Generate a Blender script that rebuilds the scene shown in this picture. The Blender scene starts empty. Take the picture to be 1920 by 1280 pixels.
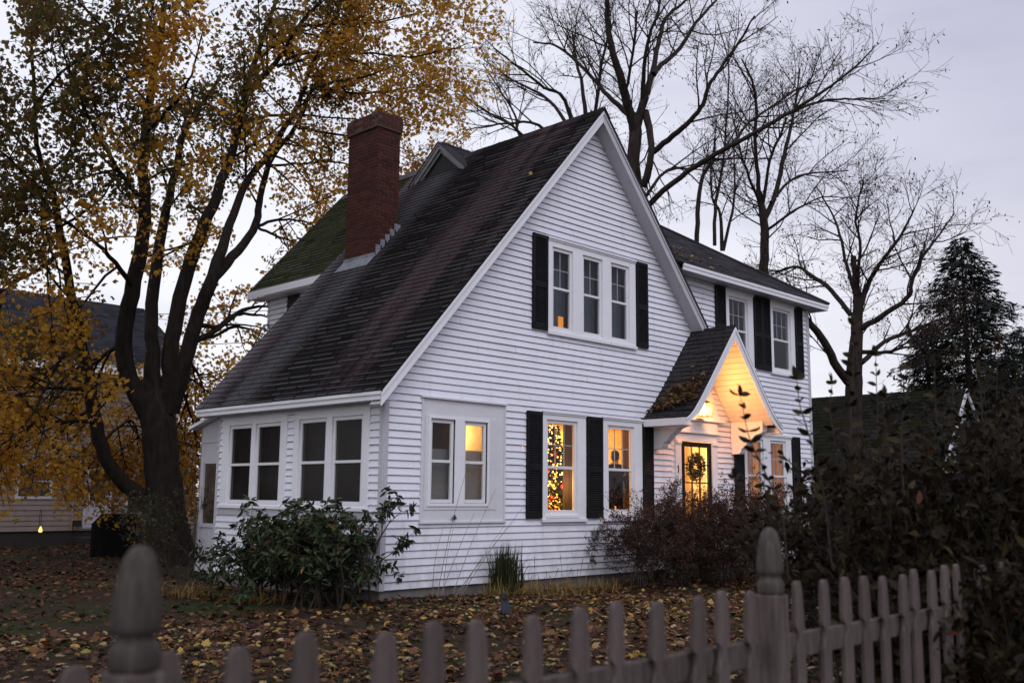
import bpy, bmesh, math, random
import numpy as np
from mathutils import Vector, Matrix, Quaternion
random.seed(7)
RNG = np.random.RandomState(11)
S = bpy.context.scene
COL = S.collection
PI = math.pi

# ------------------------------------------------------------------ camera
FPX, YAW, PITCH, ROLL = 1878.751, 0.795214, 0.153325, 0.0093228
CAM = Vector((-9.497, -12.012, 1.693))
def _axes():
    cy, sy = math.cos(YAW), math.sin(YAW)
    r = Vector((cy, -sy, 0)); f0 = Vector((sy, cy, 0)); u0 = Vector((0, 0, 1))
    cp, sp = math.cos(PITCH), math.sin(PITCH)
    f = f0 * cp + u0 * sp; u = u0 * cp - f0 * sp
    cr, sr = math.cos(ROLL), math.sin(ROLL)
    return r * cr + u * sr, u * cr - r * sr, f
AX_R, AX_U, AX_F = _axes()
FLATF = Vector((math.sin(YAW), math.cos(YAW), 0)); FLATR = Vector((math.cos(YAW), -math.sin(YAW), 0))
def at(u, v, d):
    """world point seen at photo pixel (u, v), d metres in front of the lens plane"""
    r = AX_R * ((u - 960) / FPX) - AX_U * ((v - 640) / FPX) + AX_F
    return CAM + r * (d / r.dot(FLATF))
cam_d = bpy.data.cameras.new('camera'); cam = bpy.data.objects.new('camera', cam_d); COL.objects.link(cam)
m = Matrix((AX_R, AX_U, -AX_F)).transposed().to_4x4(); m.translation = CAM
cam.matrix_world = m
cam_d.sensor_width = 36; cam_d.lens = FPX / 1920 * 36
cam_d.clip_start = .05; cam_d.clip_end = 2000
cam_d.dof.use_dof = True; cam_d.dof.focus_distance = 18.5; cam_d.dof.aperture_fstop = 2.2
S.camera = cam

# ------------------------------------------------------------------ tagging
def tag(o, label=None, cat=None, group=None, kind=None):
    if label: o['label'] = label
    if cat: o['category'] = cat
    if group: o['group'] = group
    if kind: o['kind'] = kind
    return o
def empty(name, loc=(0, 0, 0), rz=0):
    o = bpy.data.objects.new(name, None); COL.objects.link(o)
    o.location = loc; o.rotation_euler = (0, 0, rz); o.empty_display_size = .1
    return o

# ------------------------------------------------------------------ materials
def new_mat(name):
    mt = bpy.data.materials.new(name); mt.use_nodes = True
    nt = mt.node_tree; b = nt.nodes['Principled BSDF']
    return mt, nt, b
def nd(nt, t, **k):
    n = nt.nodes.new(t)
    for a, v in k.items(): setattr(n, a, v)
    return n
def ramp(nt, stops, interp='LINEAR'):
    n = nt.nodes.new('ShaderNodeValToRGB'); cr = n.color_ramp; cr.interpolation = interp
    while len(cr.elements) > 1: cr.elements.remove(cr.elements[-1])
    for i, (p, c) in enumerate(stops):
        e = cr.elements[0] if i == 0 else cr.elements.new(p)
        e.position = p; e.color = (*c, 1) if len(c) == 3 else c
    return n
def tex(nt, scale=5, stretch=(1, 1, 1), detail=5, rough=.6, dist=0, coord='Object'):
    tc = nd(nt, 'ShaderNodeTexCoord'); mp = nd(nt, 'ShaderNodeMapping'); mp.inputs['Scale'].default_value = stretch
    nz = nd(nt, 'ShaderNodeTexNoise'); nz.inputs['Scale'].default_value = scale; nz.inputs['Detail'].default_value = detail
    nz.inputs['Roughness'].default_value = rough; nz.inputs['Distortion'].default_value = dist
    nt.links.new(tc.outputs[coord], mp.inputs[0]); nt.links.new(mp.outputs[0], nz.inputs['Vector'])
    return nz
def mixc(nt, fac, a, b, mode='MIX'):
    n = nd(nt, 'ShaderNodeMix', data_type='RGBA', blend_type=mode)
    for sock, v in ((n.inputs[0], fac), (n.inputs[6], a), (n.inputs[7], b)):
        if isinstance(v, bpy.types.NodeSocket): nt.links.new(v, sock)
        elif isinstance(v, (int, float)): sock.default_value = v
        else: sock.default_value = (*v, 1)
    return n.outputs[2]
def bump(nt, b, h, dist=.01, strength=.5):
    n = nd(nt, 'ShaderNodeBump'); n.inputs['Distance'].default_value = dist; n.inputs['Strength'].default_value = strength
    nt.links.new(h, n.inputs['Height']); nt.links.new(n.outputs[0], b.inputs['Normal'])
def noise_mat(name, stops, scale=5, stretch=(1, 1, 1), rough=.7, bmp=0, detail=6, spec=.3, dist=0, bd=.01, metal=0):
    mt, nt, b = new_mat(name)
    nz = tex(nt, scale, stretch, detail, dist=dist)
    r = ramp(nt, stops); nt.links.new(nz.outputs[0], r.inputs[0]); nt.links.new(r.outputs[0], b.inputs['Base Color'])
    b.inputs['Roughness'].default_value = rough; b.inputs['Specular IOR Level'].default_value = spec; b.inputs['Metallic'].default_value = metal
    if bmp: bump(nt, b, nz.outputs[0], bd, bmp)
    return mt
def plain(name, c, rough=.6, spec=.3, emit=None, es=0):
    mt, nt, b = new_mat(name)
    nz = tex(nt, 9, detail=3)
    r = ramp(nt, [(.3, tuple(x * .86 for x in c)), (.7, tuple(min(1, x * 1.1) for x in c))])
    nt.links.new(nz.outputs[0], r.inputs[0]); nt.links.new(r.outputs[0], b.inputs['Base Color'])
    b.inputs['Roughness'].default_value = rough; b.inputs['Specular IOR Level'].default_value = spec
    if emit: b.inputs['Emission Color'].default_value = (*emit, 1); b.inputs['Emission Strength'].default_value = es
    return mt
def island_mat(name, stops, rough=.6, trans=.35, interp='LINEAR', spec=.3, noise=.35, patch=None, back=0):
    """colour picked per loose piece (leaf, brick, shingle); trans = light passing through.
    patch = (stops2, scale, lo, hi): some areas of the plant carry another palette"""
    mt, nt, b = new_mat(name)
    g = nd(nt, 'ShaderNodeNewGeometry')
    r = ramp(nt, stops, interp); nt.links.new(g.outputs['Random Per Island'], r.inputs[0])
    c = r.outputs[0]
    if patch:
        r2 = ramp(nt, patch[0], interp); nt.links.new(g.outputs['Random Per Island'], r2.inputs[0])
        nz = tex(nt, patch[1], detail=2); val = nz.outputs[0]
        mr = nd(nt, 'ShaderNodeMapRange'); mr.inputs[1].default_value = patch[2]; mr.inputs[2].default_value = patch[3]
        if len(patch) > 4:                       # greener along one direction, darkened to paint the crown's shade into the leaves
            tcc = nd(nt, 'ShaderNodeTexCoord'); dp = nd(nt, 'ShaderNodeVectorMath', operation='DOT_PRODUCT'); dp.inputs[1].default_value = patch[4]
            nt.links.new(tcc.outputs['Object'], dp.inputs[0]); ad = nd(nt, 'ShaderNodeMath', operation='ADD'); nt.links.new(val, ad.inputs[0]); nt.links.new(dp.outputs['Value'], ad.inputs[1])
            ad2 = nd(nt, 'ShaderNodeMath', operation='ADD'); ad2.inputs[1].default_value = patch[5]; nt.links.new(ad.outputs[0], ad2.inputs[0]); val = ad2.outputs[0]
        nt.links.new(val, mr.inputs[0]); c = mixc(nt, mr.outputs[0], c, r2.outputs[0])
    if noise:
        nz = tex(nt, 25, detail=3)
        rr = ramp(nt, [(.3, (1 - noise,) * 3), (.7, (1, 1, 1))]); nt.links.new(nz.outputs[0], rr.inputs[0])
        c = mixc(nt, 1.0, c, rr.outputs[0], 'MULTIPLY')
    nt.links.new(c, b.inputs['Base Color'])
    b.inputs['Roughness'].default_value = rough; b.inputs['Specular IOR Level'].default_value = spec
    if trans:
        t = nd(nt, 'ShaderNodeBsdfTranslucent'); nt.links.new(c, t.inputs[0])
        if back: nt.links.new(mixc(nt, 1.0, c, (back,) * 3, 'MULTIPLY'), b.inputs['Base Color'])
        mx = nd(nt, 'ShaderNodeMixShader'); mx.inputs[0].default_value = trans
        nt.links.new(b.outputs[0], mx.inputs[1]); nt.links.new(t.outputs[0], mx.inputs[2])
        nt.links.new(mx.outputs[0], nt.nodes['Material Output'].inputs['Surface'])
    return mt
M = {}
def paint(name, base, dirt, amt=.5, scale=1.6, splash=False):
    mt, nt, b = new_mat(name)
    n1 = tex(nt, scale, (1, 1, 1.6), 8, .65)
    r1 = ramp(nt, [(.42, (0, 0, 0)), (.72, (1, 1, 1))]); nt.links.new(n1.outputs[0], r1.inputs[0])
    n2 = tex(nt, 22, (1, 1, 3), 6, .7)
    r2 = ramp(nt, [(.45, (0, 0, 0)), (.75, (1, 1, 1))]); nt.links.new(n2.outputs[0], r2.inputs[0])
    f = mixc(nt, 1.0, r1.outputs[0], r2.outputs[0], 'MULTIPLY')
    f2 = mixc(nt, 1.0, f, (amt,) * 3, 'MULTIPLY')
    n3 = tex(nt, .7, (1, 1, 1), 3)
    r3 = ramp(nt, [(.3, tuple(x * .93 for x in base)), (.7, base)]); nt.links.new(n3.outputs[0], r3.inputs[0])
    c = mixc(nt, f2, r3.outputs[0], dirt)
    # flaked-off spots showing bare wood
    n4 = tex(nt, 9, (1, 1, 4), 9, .75)
    r4 = ramp(nt, [(.66, (0, 0, 0)), (.70, (1, 1, 1))]); nt.links.new(n4.outputs[0], r4.inputs[0])
    f4 = mixc(nt, 1.0, r4.outputs[0], (amt * .9,) * 3, 'MULTIPLY')
    c = mixc(nt, f4, c, (.26, .24, .23))
    if splash:                                   # splashed soil and mildew low on the wall
        tcs = nd(nt, 'ShaderNodeTexCoord'); sxs = nd(nt, 'ShaderNodeSeparateXYZ'); nt.links.new(tcs.outputs['Object'], sxs.inputs[0])
        mrs = nd(nt, 'ShaderNodeMapRange'); mrs.inputs[1].default_value = 1.3; mrs.inputs[2].default_value = .3; nt.links.new(sxs.outputs['Z'], mrs.inputs[0])
        n5 = tex(nt, 2.2, (1.4, 1.4, .8), 7, .7); r5 = ramp(nt, [(.42, (0, 0, 0)), (.7, (.75, .75, .75))]); nt.links.new(n5.outputs[0], r5.inputs[0])
        c = mixc(nt, mixc(nt, 1.0, r5.outputs[0], mrs.outputs[0], 'MULTIPLY'), c, (.34, .33, .31))
        n6 = tex(nt, 1.5, (2.5, 2.5, .35), 7, .68); r6 = ramp(nt, [(.55, (0, 0, 0)), (.78, (.42, .42, .42))]); nt.links.new(n6.outputs[0], r6.inputs[0])
        c = mixc(nt, r6.outputs[0], c, (.40, .405, .42))
    nt.links.new(c, b.inputs['Base Color']); b.inputs['Roughness'].default_value = .55; b.inputs['Specular IOR Level'].default_value = .35
    bump(nt, b, n2.outputs[0], .004, .35)
    return mt
M['siding'] = paint('white siding paint', (.79, .795, .87), (.40, .41, .42), .75, .8, True)
M['trim'] = paint('white trim paint', (.80, .80, .835), (.42, .42, .43), .6, 1.4)
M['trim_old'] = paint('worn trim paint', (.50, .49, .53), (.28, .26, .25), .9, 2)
M['trim_mid'] = paint('dull white panel', (.66, .66, .69), (.34, .33, .33), .9, 2)
M['trim_grey'] = paint('bare weathered trim', (.30, .29, .31), (.14, .13, .125), .9, 3)
M['black'] = noise_mat('black shutter paint', [(.3, (.008, .008, .009)), (.7, (.015, .014, .015))], 8, rough=.7, spec=.15)
M['dark'] = plain('dark metal', (.02, .02, .022), .5)
M['greymetal'] = noise_mat('grey metal', [(.3, (.16, .17, .18)), (.7, (.26, .27, .29))], 6, rough=.5, metal=.3)
M['lead'] = noise_mat('lead flashing', [(.3, (.10, .105, .12)), (.7, (.26, .27, .31))], 12, rough=.5)
M['concrete'] = noise_mat('foundation concrete', [(.3, (.12, .105, .095)), (.7, (.22, .20, .185))], 4, rough=.9, bmp=.5, detail=9)
M['mortar'] = noise_mat('mortar', [(.3, (.055, .032, .026)), (.7, (.10, .07, .06))], 20, rough=.95)
M['brick'] = island_mat('red brick', [(0, (.050, .014, .010)), (.4, (.072, .019, .013)), (.8, (.090, .026, .017)), (1, (.05, .022, .02))], .9, 0, noise=.5)
# weathered grey fence wood
def wood(name, stops, moss=.35):
    mt, nt, b = new_mat(name)
    nz = tex(nt, 9, (6, 6, .45), 9, .75)
    r = ramp(nt, stops); nt.links.new(nz.outputs[0], r.inputs[0])
    n2 = tex(nt, 3.5, (1, 1, 1), 5)
    r2 = ramp(nt, [(.5, (0, 0, 0)), (.7, (moss,) * 3)]); nt.links.new(n2.outputs[0], r2.inputs[0])
    oi = nd(nt, 'ShaderNodeObjectInfo')
    rr = ramp(nt, [(0, (.75, .74, .72)), (1, (1.1, 1.08, 1.08))]); nt.links.new(oi.outputs['Random'], rr.inputs[0])
    c = mixc(nt, r2.outputs[0], r.outputs[0], (.07, .075, .05))
    c = mixc(nt, 1.0, c, rr.outputs[0], 'MULTIPLY')
    nt.links.new(c, b.inputs['Base Color']); b.inputs['Roughness'].default_value = .85; b.inputs['Specular IOR Level'].default_value = .2
    bump(nt, b, nz.outputs[0], .006, .7)
    return mt
M['fence'] = wood('weathered fence wood', [(.25, (.040, .029, .026)), (.5, (.108, .083, .077)), (.75, (.205, .168, .16))])
M['finial'] = wood('mossy fence wood', [(.25, (.030, .025, .022)), (.5, (.068, .058, .050)), (.75, (.14, .122, .112))], .22)
M['bark'] = noise_mat('dark maple bark', [(.3, (.010, .0075, .006)), (.6, (.024, .018, .0145)), (.8, (.045, .037, .029))], 7, (1.5, 1.5, .35), .95, .9, 9, .15, bd=.03)
M['bark2'] = noise_mat('bare tree bark', [(.3, (.016, .012, .010)), (.7, (.046, .034, .029))], 5, (1.5, 1.5, .35), .95, .6, 7, .15, bd=.03)
M['stem'] = noise_mat('shrub stems', [(.3, (.022, .016, .012)), (.7, (.055, .042, .032))], 12, rough=.9)
M['twig'] = noise_mat('bleached dry stalks', [(.3, (.16, .12, .09)), (.7, (.32, .26, .21))], 12, rough=.9)

# ------------------------------------------------------------------ mesh building
class MB:
    def __init__(self): self.v = []; self.f = []
    def add(self, vs, fs):
        o = len(self.v); self.v += [tuple(p) for p in vs]; self.f += [tuple(i + o for i in q) for q in fs]
    def box(self, x0, x1, y0, y1, z0, z1, mp=None):
        x0, x1 = min(x0, x1), max(x0, x1); y0, y1 = min(y0, y1), max(y0, y1); z0, z1 = min(z0, z1), max(z0, z1)
        vs = [(x0, y0, z0), (x1, y0, z0), (x1, y1, z0), (x0, y1, z0), (x0, y0, z1), (x1, y0, z1), (x1, y1, z1), (x0, y1, z1)]
        if mp: vs = [mp(*p) for p in vs]
        self.add(vs, [(3, 2, 1, 0), (4, 5, 6, 7), (0, 1, 5, 4), (1, 2, 6, 5), (2, 3, 7, 6), (3, 0, 4, 7)])
    def prism(self, poly, ext, mp=None):
        """poly: list of 3-D points, ext: extrusion vector"""
        n = len(poly); e = Vector(ext); a = [Vector(p) for p in poly]; vs = a + [p + e for p in a]
        if mp: vs = [mp(*p) for p in vs]
        self.add(vs, [tuple(range(n))[::-1], tuple(range(n, 2 * n))] + [(i, (i + 1) % n, n + (i + 1) % n, n + i) for i in range(n)])
    def beam(self, p0, p1, side, up, w, h):
        """bar from p0 to p1; section w along side, h along up, corner anchored at p0"""
        p0, p1, s, u = Vector(p0), Vector(p1), Vector(side).normalized() * w, Vector(up).normalized() * h
        self.add([p0, p0 + s, p0 + s + u, p0 + u, p1, p1 + s, p1 + s + u, p1 + u],
                 [(0, 1, 2, 3), (7, 6, 5, 4), (0, 4, 5, 1), (1, 5, 6, 2), (2, 6, 7, 3), (3, 7, 4, 0)])
    def lathe(self, prof, c=(0, 0, 0), seg=20, sq=None):
        o = []
        for r, z in prof:
            for k in range(seg):
                a = 2 * PI * k / seg; o.append((c[0] + r * math.cos(a), c[1] + r * math.sin(a), c[2] + z))
        n = len(prof)
        fs = [(i * seg + k, i * seg + (k + 1) % seg, (i + 1) * seg + (k + 1) % seg, (i + 1) * seg + k) for i in range(n - 1) for k in range(seg)]
        fs += [tuple(range(seg))[::-1], tuple((n - 1) * seg + k for k in range(seg))]
        self.add(o, fs)
    def tube(self, pts, rad, seg=8, cap=True):
        pts = [Vector(p) for p in pts]
        if not hasattr(rad, '__len__'): rad = [rad] * len(pts)
        o = []; t0 = None; n = None
        for i, p in enumerate(pts):
            t = (pts[min(i + 1, len(pts) - 1)] - pts[max(i - 1, 0)]).normalized()
            if n is None: n = t.orthogonal().normalized()
            n = (n - t * n.dot(t)).normalized(); b = t.cross(n)
            for k in range(seg):
                a = 2 * PI * k / seg; o.append(p + (n * math.cos(a) + b * math.sin(a)) * rad[i])
        fs = [(i * seg + k, i * seg + (k + 1) % seg, (i + 1) * seg + (k + 1) % seg, (i + 1) * seg + k) for i in range(len(pts) - 1) for k in range(seg)]
        if cap: fs += [tuple(range(seg))[::-1], tuple((len(pts) - 1) * seg + k for k in range(seg))]
        self.add(o, fs)
    def ball(self, c, r, seg=10, rings=6, sc=(1, 1, 1)):
        prof = [(max(1e-4, math.sin(PI * i / rings)) * r, -math.cos(PI * i / rings) * r) for i in range(rings + 1)]
        o = len(self.v); self.lathe(prof, (0, 0, 0), seg)
        self.v[o:] = [(c[0] + p[0] * sc[0], c[1] + p[1] * sc[1], c[2] + p[2] * sc[2]) for p in self.v[o:]]
    def build(self, name, mat, parent=None, bevel=0, smooth=False, loc=None):
        me = bpy.data.meshes.new(name); 
        vs = self.v if loc is None else [(p[0] - loc[0], p[1] - loc[1], p[2] - loc[2]) for p in self.v]
        me.from_pydata(vs, [], self.f); me.update()
        if smooth: me.shade_smooth()
        me.materials.append(mat)
        o = bpy.data.objects.new(name, me); COL.objects.link(o)
        if parent: o.parent = parent
        elif loc is not None: o.location = loc
        if bevel:
            b = o.modifiers.new('edge', 'BEVEL'); b.width = bevel; b.segments = 2; b.limit_method = 'ANGLE'; b.angle_limit = .6
        return o

def np_mesh(name, verts, k_faces, mat, parent=None, loc=(0, 0, 0), smooth=False):
    """k_faces: list of (n x k) index arrays"""
    me = bpy.data.meshes.new(name)
    verts = np.asarray(verts, np.float32).reshape(-1, 3) - np.asarray(loc, np.float32)
    me.vertices.add(len(verts)); me.vertices.foreach_set('co', verts.ravel())
    flat = np.concatenate([np.asarray(f, np.int32).ravel() for f in k_faces])
    tot = np.concatenate([np.full(len(f), np.asarray(f).shape[1], np.int32) for f in k_faces])
    st = np.concatenate([[0], np.cumsum(tot)[:-1]]).astype(np.int32)
    me.loops.add(len(flat)); me.loops.foreach_set('vertex_index', flat)
    me.polygons.add(len(tot)); me.polygons.foreach_set('loop_start', st); me.polygons.foreach_set('loop_total', tot)
    me.update(calc_edges=True); me.validate()
    if smooth: me.shade_smooth()
    me.materials.append(mat)
    o = bpy.data.objects.new(name, me); COL.objects.link(o)
    if parent: o.parent = parent
    else: o.location = loc
    return o

# leaf outlines in the xy plane, tip along +y, about 1 long
_h = [(.20, -.10), (.22, .10), (.52, .16), (.40, .34), (.56, .60), (.30, .52), (.22, .64)]
MAPLE = np.array([(0, -.02, 0)] + [(x, y, 0) for x, y in _h] + [(0, 1.0, 0)] + [(-x, y, 0) for x, y in _h[::-1]], float)
MAPLE[:, 2] = -.35 * np.abs(MAPLE[:, 0]) ** 1.5 + .10 * np.sin(MAPLE[:, 1] * 3) - .12 * MAPLE[:, 1] ** 2
OVAL = np.array([(0, 0, 0), (.16, .18, .03), (.22, .45, .05), (.15, .75, .02), (0, 1, -.10), (-.15, .75, .02), (-.22, .45, .05), (-.16, .18, .03)], float)
LANCE = np.array([(0, 0, 0), (.10, .2, .02), (.13, .5, .03), (.07, .8, -.02), (0, 1, -.12), (-.07, .8, -.02), (-.13, .5, .03), (-.10, .2, .02)], float)
SMALL = np.array([(0, 0, 0), (.3, .4, .03), (0, 1, -.05), (-.3, .4, .03)], float)
def rand_frames(n, rng, flat=0.0, dirs=None):
    """n random rotation matrices (columns x, y(tip), z(normal)); flat -> normals pulled up"""
    y = rng.normal(size=(n, 3)) if dirs is None else np.asarray(dirs, float)
    y /= np.linalg.norm(y, axis=1, keepdims=True) + 1e-9
    z = rng.normal(size=(n, 3)); z[:, 2] += flat
    z -= y * (z * y).sum(1, keepdims=True); z /= np.linalg.norm(z, axis=1, keepdims=True) + 1e-9
    x = np.cross(y, z)
    return np.stack([x, y, z], axis=2)
def leaves(name, outline, pos, R, size, mat, parent=None, loc=(0, 0, 0)):
    pos = np.asarray(pos, float); n = len(pos); k = len(outline)
    size = np.broadcast_to(np.asarray(size, float), (n,))
    V = np.einsum('nij,kj->nki', R, outline) * size[:, None, None] + pos[:, None, :]
    F = np.arange(n * k, dtype=np.int32).reshape(n, k)
    return np_mesh(name, V.reshape(-1, 3), [F], mat, parent, loc)

class Tubes:
    """many thin tapered tubes as one quad mesh"""
    def __init__(self): self.V = []; self.F = []; self.n = 0
    def add(self, pts, rad, seg=5):
        pts = np.asarray(pts, float); k = len(pts); rad = np.asarray(rad, float)
        t = np.gradient(pts, axis=0); t /= np.linalg.norm(t, axis=1, keepdims=True) + 1e-9
        a = np.array([0., 0, 1]) if abs(t[0][2]) < .9 else np.array([1., 0, 0])
        n0 = np.cross(t, a); n0 /= np.linalg.norm(n0, axis=1, keepdims=True) + 1e-9
        b0 = np.cross(t, n0)
        ang = np.arange(seg) * 2 * PI / seg
        ring = (n0[:, None, :] * np.cos(ang)[None, :, None] + b0[:, None, :] * np.sin(ang)[None, :, None]) * rad[:, None, None] + pts[:, None, :]
        self.V.append(ring.reshape(-1, 3))
        i = np.arange(k - 1)[:, None] * seg; j = np.arange(seg)[None, :]; j2 = (j + 1) % seg
        f = np.stack([i + j, i + j2, i + seg + j2, i + seg + j], axis=-1).reshape(-1, 4) + self.n
        self.F.append(f); self.n += k * seg
    def build(self, name, mat, parent=None, loc=(0, 0, 0)):
        return np_mesh(name, np.concatenate(self.V), [np.concatenate(self.F)], mat, parent, loc, smooth=True)
def smooth_line(P, n=4):
    """Catmull-Rom through rows of P (any width)"""
    P = np.asarray(P, float); Q = np.vstack([2 * P[0] - P[1], P, 2 * P[-1] - P[-2]]); out = []
    for i in range(1, len(Q) - 2):
        for s in range(n):
            t = s / n
            out.append(.5 * ((2 * Q[i]) + (-Q[i - 1] + Q[i + 1]) * t + (2 * Q[i - 1] - 5 * Q[i] + 4 * Q[i + 1] - Q[i + 2]) * t * t + (-Q[i - 1] + 3 * Q[i] - 3 * Q[i + 1] + Q[i + 2]) * t ** 3))
    out.append(P[-1]); return np.array(out)
# ------------------------------------------------------------------ sky and light (overcast dusk)
SUN_EL, SUN_AZ = math.radians(24), math.radians(205)     # glow of the lower sky behind the street
w = bpy.data.worlds.new('World'); S.world = w; w.use_nodes = True
nt = w.node_tree; bg = nt.nodes['Background']
sky = nd(nt, 'ShaderNodeTexSky', sky_type='NISHITA'); sky.sun_disc = False
sky.sun_elevation = math.radians(3); sky.sun_rotation = SUN_AZ
tc = nd(nt, 'ShaderNodeTexCoord'); sp = nd(nt, 'ShaderNodeSeparateXYZ'); nt.links.new(tc.outputs['Generated'], sp.inputs[0])
rz = ramp(nt, [(.0, (10.4, 10.3, 10.8)), (.14, (10.2, 10.25, 11.0)), (.34, (9.5, 9.7, 10.8)), (.60, (8.8, 9.0, 10.4)), (1, (7.2, 7.4, 9.0))])
nt.links.new(sp.outputs['Z'], rz.inputs[0])
mp = nd(nt, 'ShaderNodeMapping'); mp.inputs['Scale'].default_value = (1.2, 1.2, 5.5); mp.inputs['Location'].default_value = (3.1, .7, .35)
nt.links.new(tc.outputs['Generated'], mp.inputs[0])
nz = nd(nt, 'ShaderNodeTexNoise'); nz.inputs['Scale'].default_value = 1.6; nz.inputs['Detail'].default_value = 5; nz.inputs['Roughness'].default_value = .5; nz.inputs['Distortion'].default_value = .4
nt.links.new(mp.outputs[0], nz.inputs['Vector'])
rc = ramp(nt, [(.36, (.86, .86, .90)), (.52, (1, 1, 1)), (.72, (1.06, 1.05, 1.03))]); nt.links.new(nz.outputs[0], rc.inputs[0])
oc = mixc(nt, 1.0, rz.outputs[0], rc.outputs[0], 'MULTIPLY')
dt = nd(nt, 'ShaderNodeVectorMath', operation='DOT_PRODUCT'); dt.inputs[1].default_value = (math.cos(YAW) * .74, -math.sin(YAW) * .74, .67); nt.links.new(tc.outputs['Generated'], dt.inputs[0])
rh = ramp(nt, [(.0, (1, 1, 1)), (.42, (1, 1, 1)), (.66, (.66, .65, .72)), (1, (.62, .62, .70))])
mr = nd(nt, 'ShaderNodeMapRange'); mr.inputs[1].default_value = -.3; mr.inputs[2].default_value = 1.0; nt.links.new(dt.outputs['Value'], mr.inputs[0]); nt.links.new(mr.outputs[0], rh.inputs[0])
oc = mixc(nt, 1.0, oc, rh.outputs[0], 'MULTIPLY')
fin = mixc(nt, .93, sky.outputs[0], oc)
nt.links.new(fin, bg.inputs['Color']); bg.inputs['Strength'].default_value = .1
ld = bpy.data.lights.new('sun', 'SUN'); ld.energy = 1.4; ld.angle = math.radians(45); ld.color = (.93, .93, 1)
lo = bpy.data.objects.new('sun', ld); COL.objects.link(lo)
_to = Vector((-.26, -.62, .74)).normalized(); lo.rotation_euler = _to.to_track_quat('Z', 'Y').to_euler(); lo.location = (-10, -25, 20)
S.view_settings.view_transform = 'Standard'; S.view_settings.look = 'None'; S.view_settings.exposure = 0; S.view_settings.gamma = 1
S.cycles.use_denoising = True; S.cycles.max_bounces = 6; S.cycles.transparent_max_bounces = 12; S.cycles.sample_clamp_indirect = 6
def lamp(name, loc, power, col, r=.08):
    d = bpy.data.lights.new(name, 'POINT'); d.energy = power; d.color = col; d.shadow_soft_size = r
    o = bpy.data.objects.new(name, d); COL.objects.link(o); o.location = loc; return o

# ------------------------------------------------------------------ ground
def gz(x, y):
    return .12 + .025 * math.sin(x * .9 + 1) * math.cos(y * .8) + .015 * math.sin(x * 2.3 - y * 1.7)
xs = np.concatenate([[-160, -90, -50, -30, -20], np.arange(-14, 20.1, .5), [25, 32, 45, 70, 120, 220]])
ys = np.concatenate([[-80, -40, -24], np.arange(-16, 26.1, .5), [32, 42, 60, 100, 180, 300]])
gv = [(x, y, gz(x, y)) for y in ys for x in xs]; nx = len(xs)
gf = [(j * nx + i, j * nx + i + 1, (j + 1) * nx + i + 1, (j + 1) * nx + i) for j in range(len(ys) - 1) for i in range(nx - 1)]
mt, nt, b = new_mat('leaf strewn soil'); M['ground'] = mt
n1 = tex(nt, 7, detail=10, rough=.75); r1 = ramp(nt, [(.3, (.012, .008, .006)), (.5, (.032, .019, .013)), (.65, (.06, .035, .02)), (.8, (.10, .065, .035))]); nt.links.new(n1.outputs[0], r1.inputs[0])
n2 = tex(nt, .45, detail=4); r2 = ramp(nt, [(.45, (0, 0, 0)), (.6, (1, 1, 1))]); nt.links.new(n2.outputs[0], r2.inputs[0])
n3 = tex(nt, 30, detail=6); r3 = ramp(nt, [(.35, (.012, .018, .006)), (.7, (.035, .048, .014))]); nt.links.new(n3.outputs[0], r3.inputs[0])
nt.links.new(mixc(nt, r2.outputs[0], r1.outputs[0], r3.outputs[0]), b.inputs['Base Color']); b.inputs['Roughness'].default_value = .95; b.inputs['Specular IOR Level'].default_value = .1
bump(nt, b, n1.outputs[0], .03, .8)
g = MB(); g.add(gv, gf); tag(g.build('ground', M['ground'], smooth=True), 'leaf strewn yard and mulch beds around the house', kind='structure')

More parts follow.
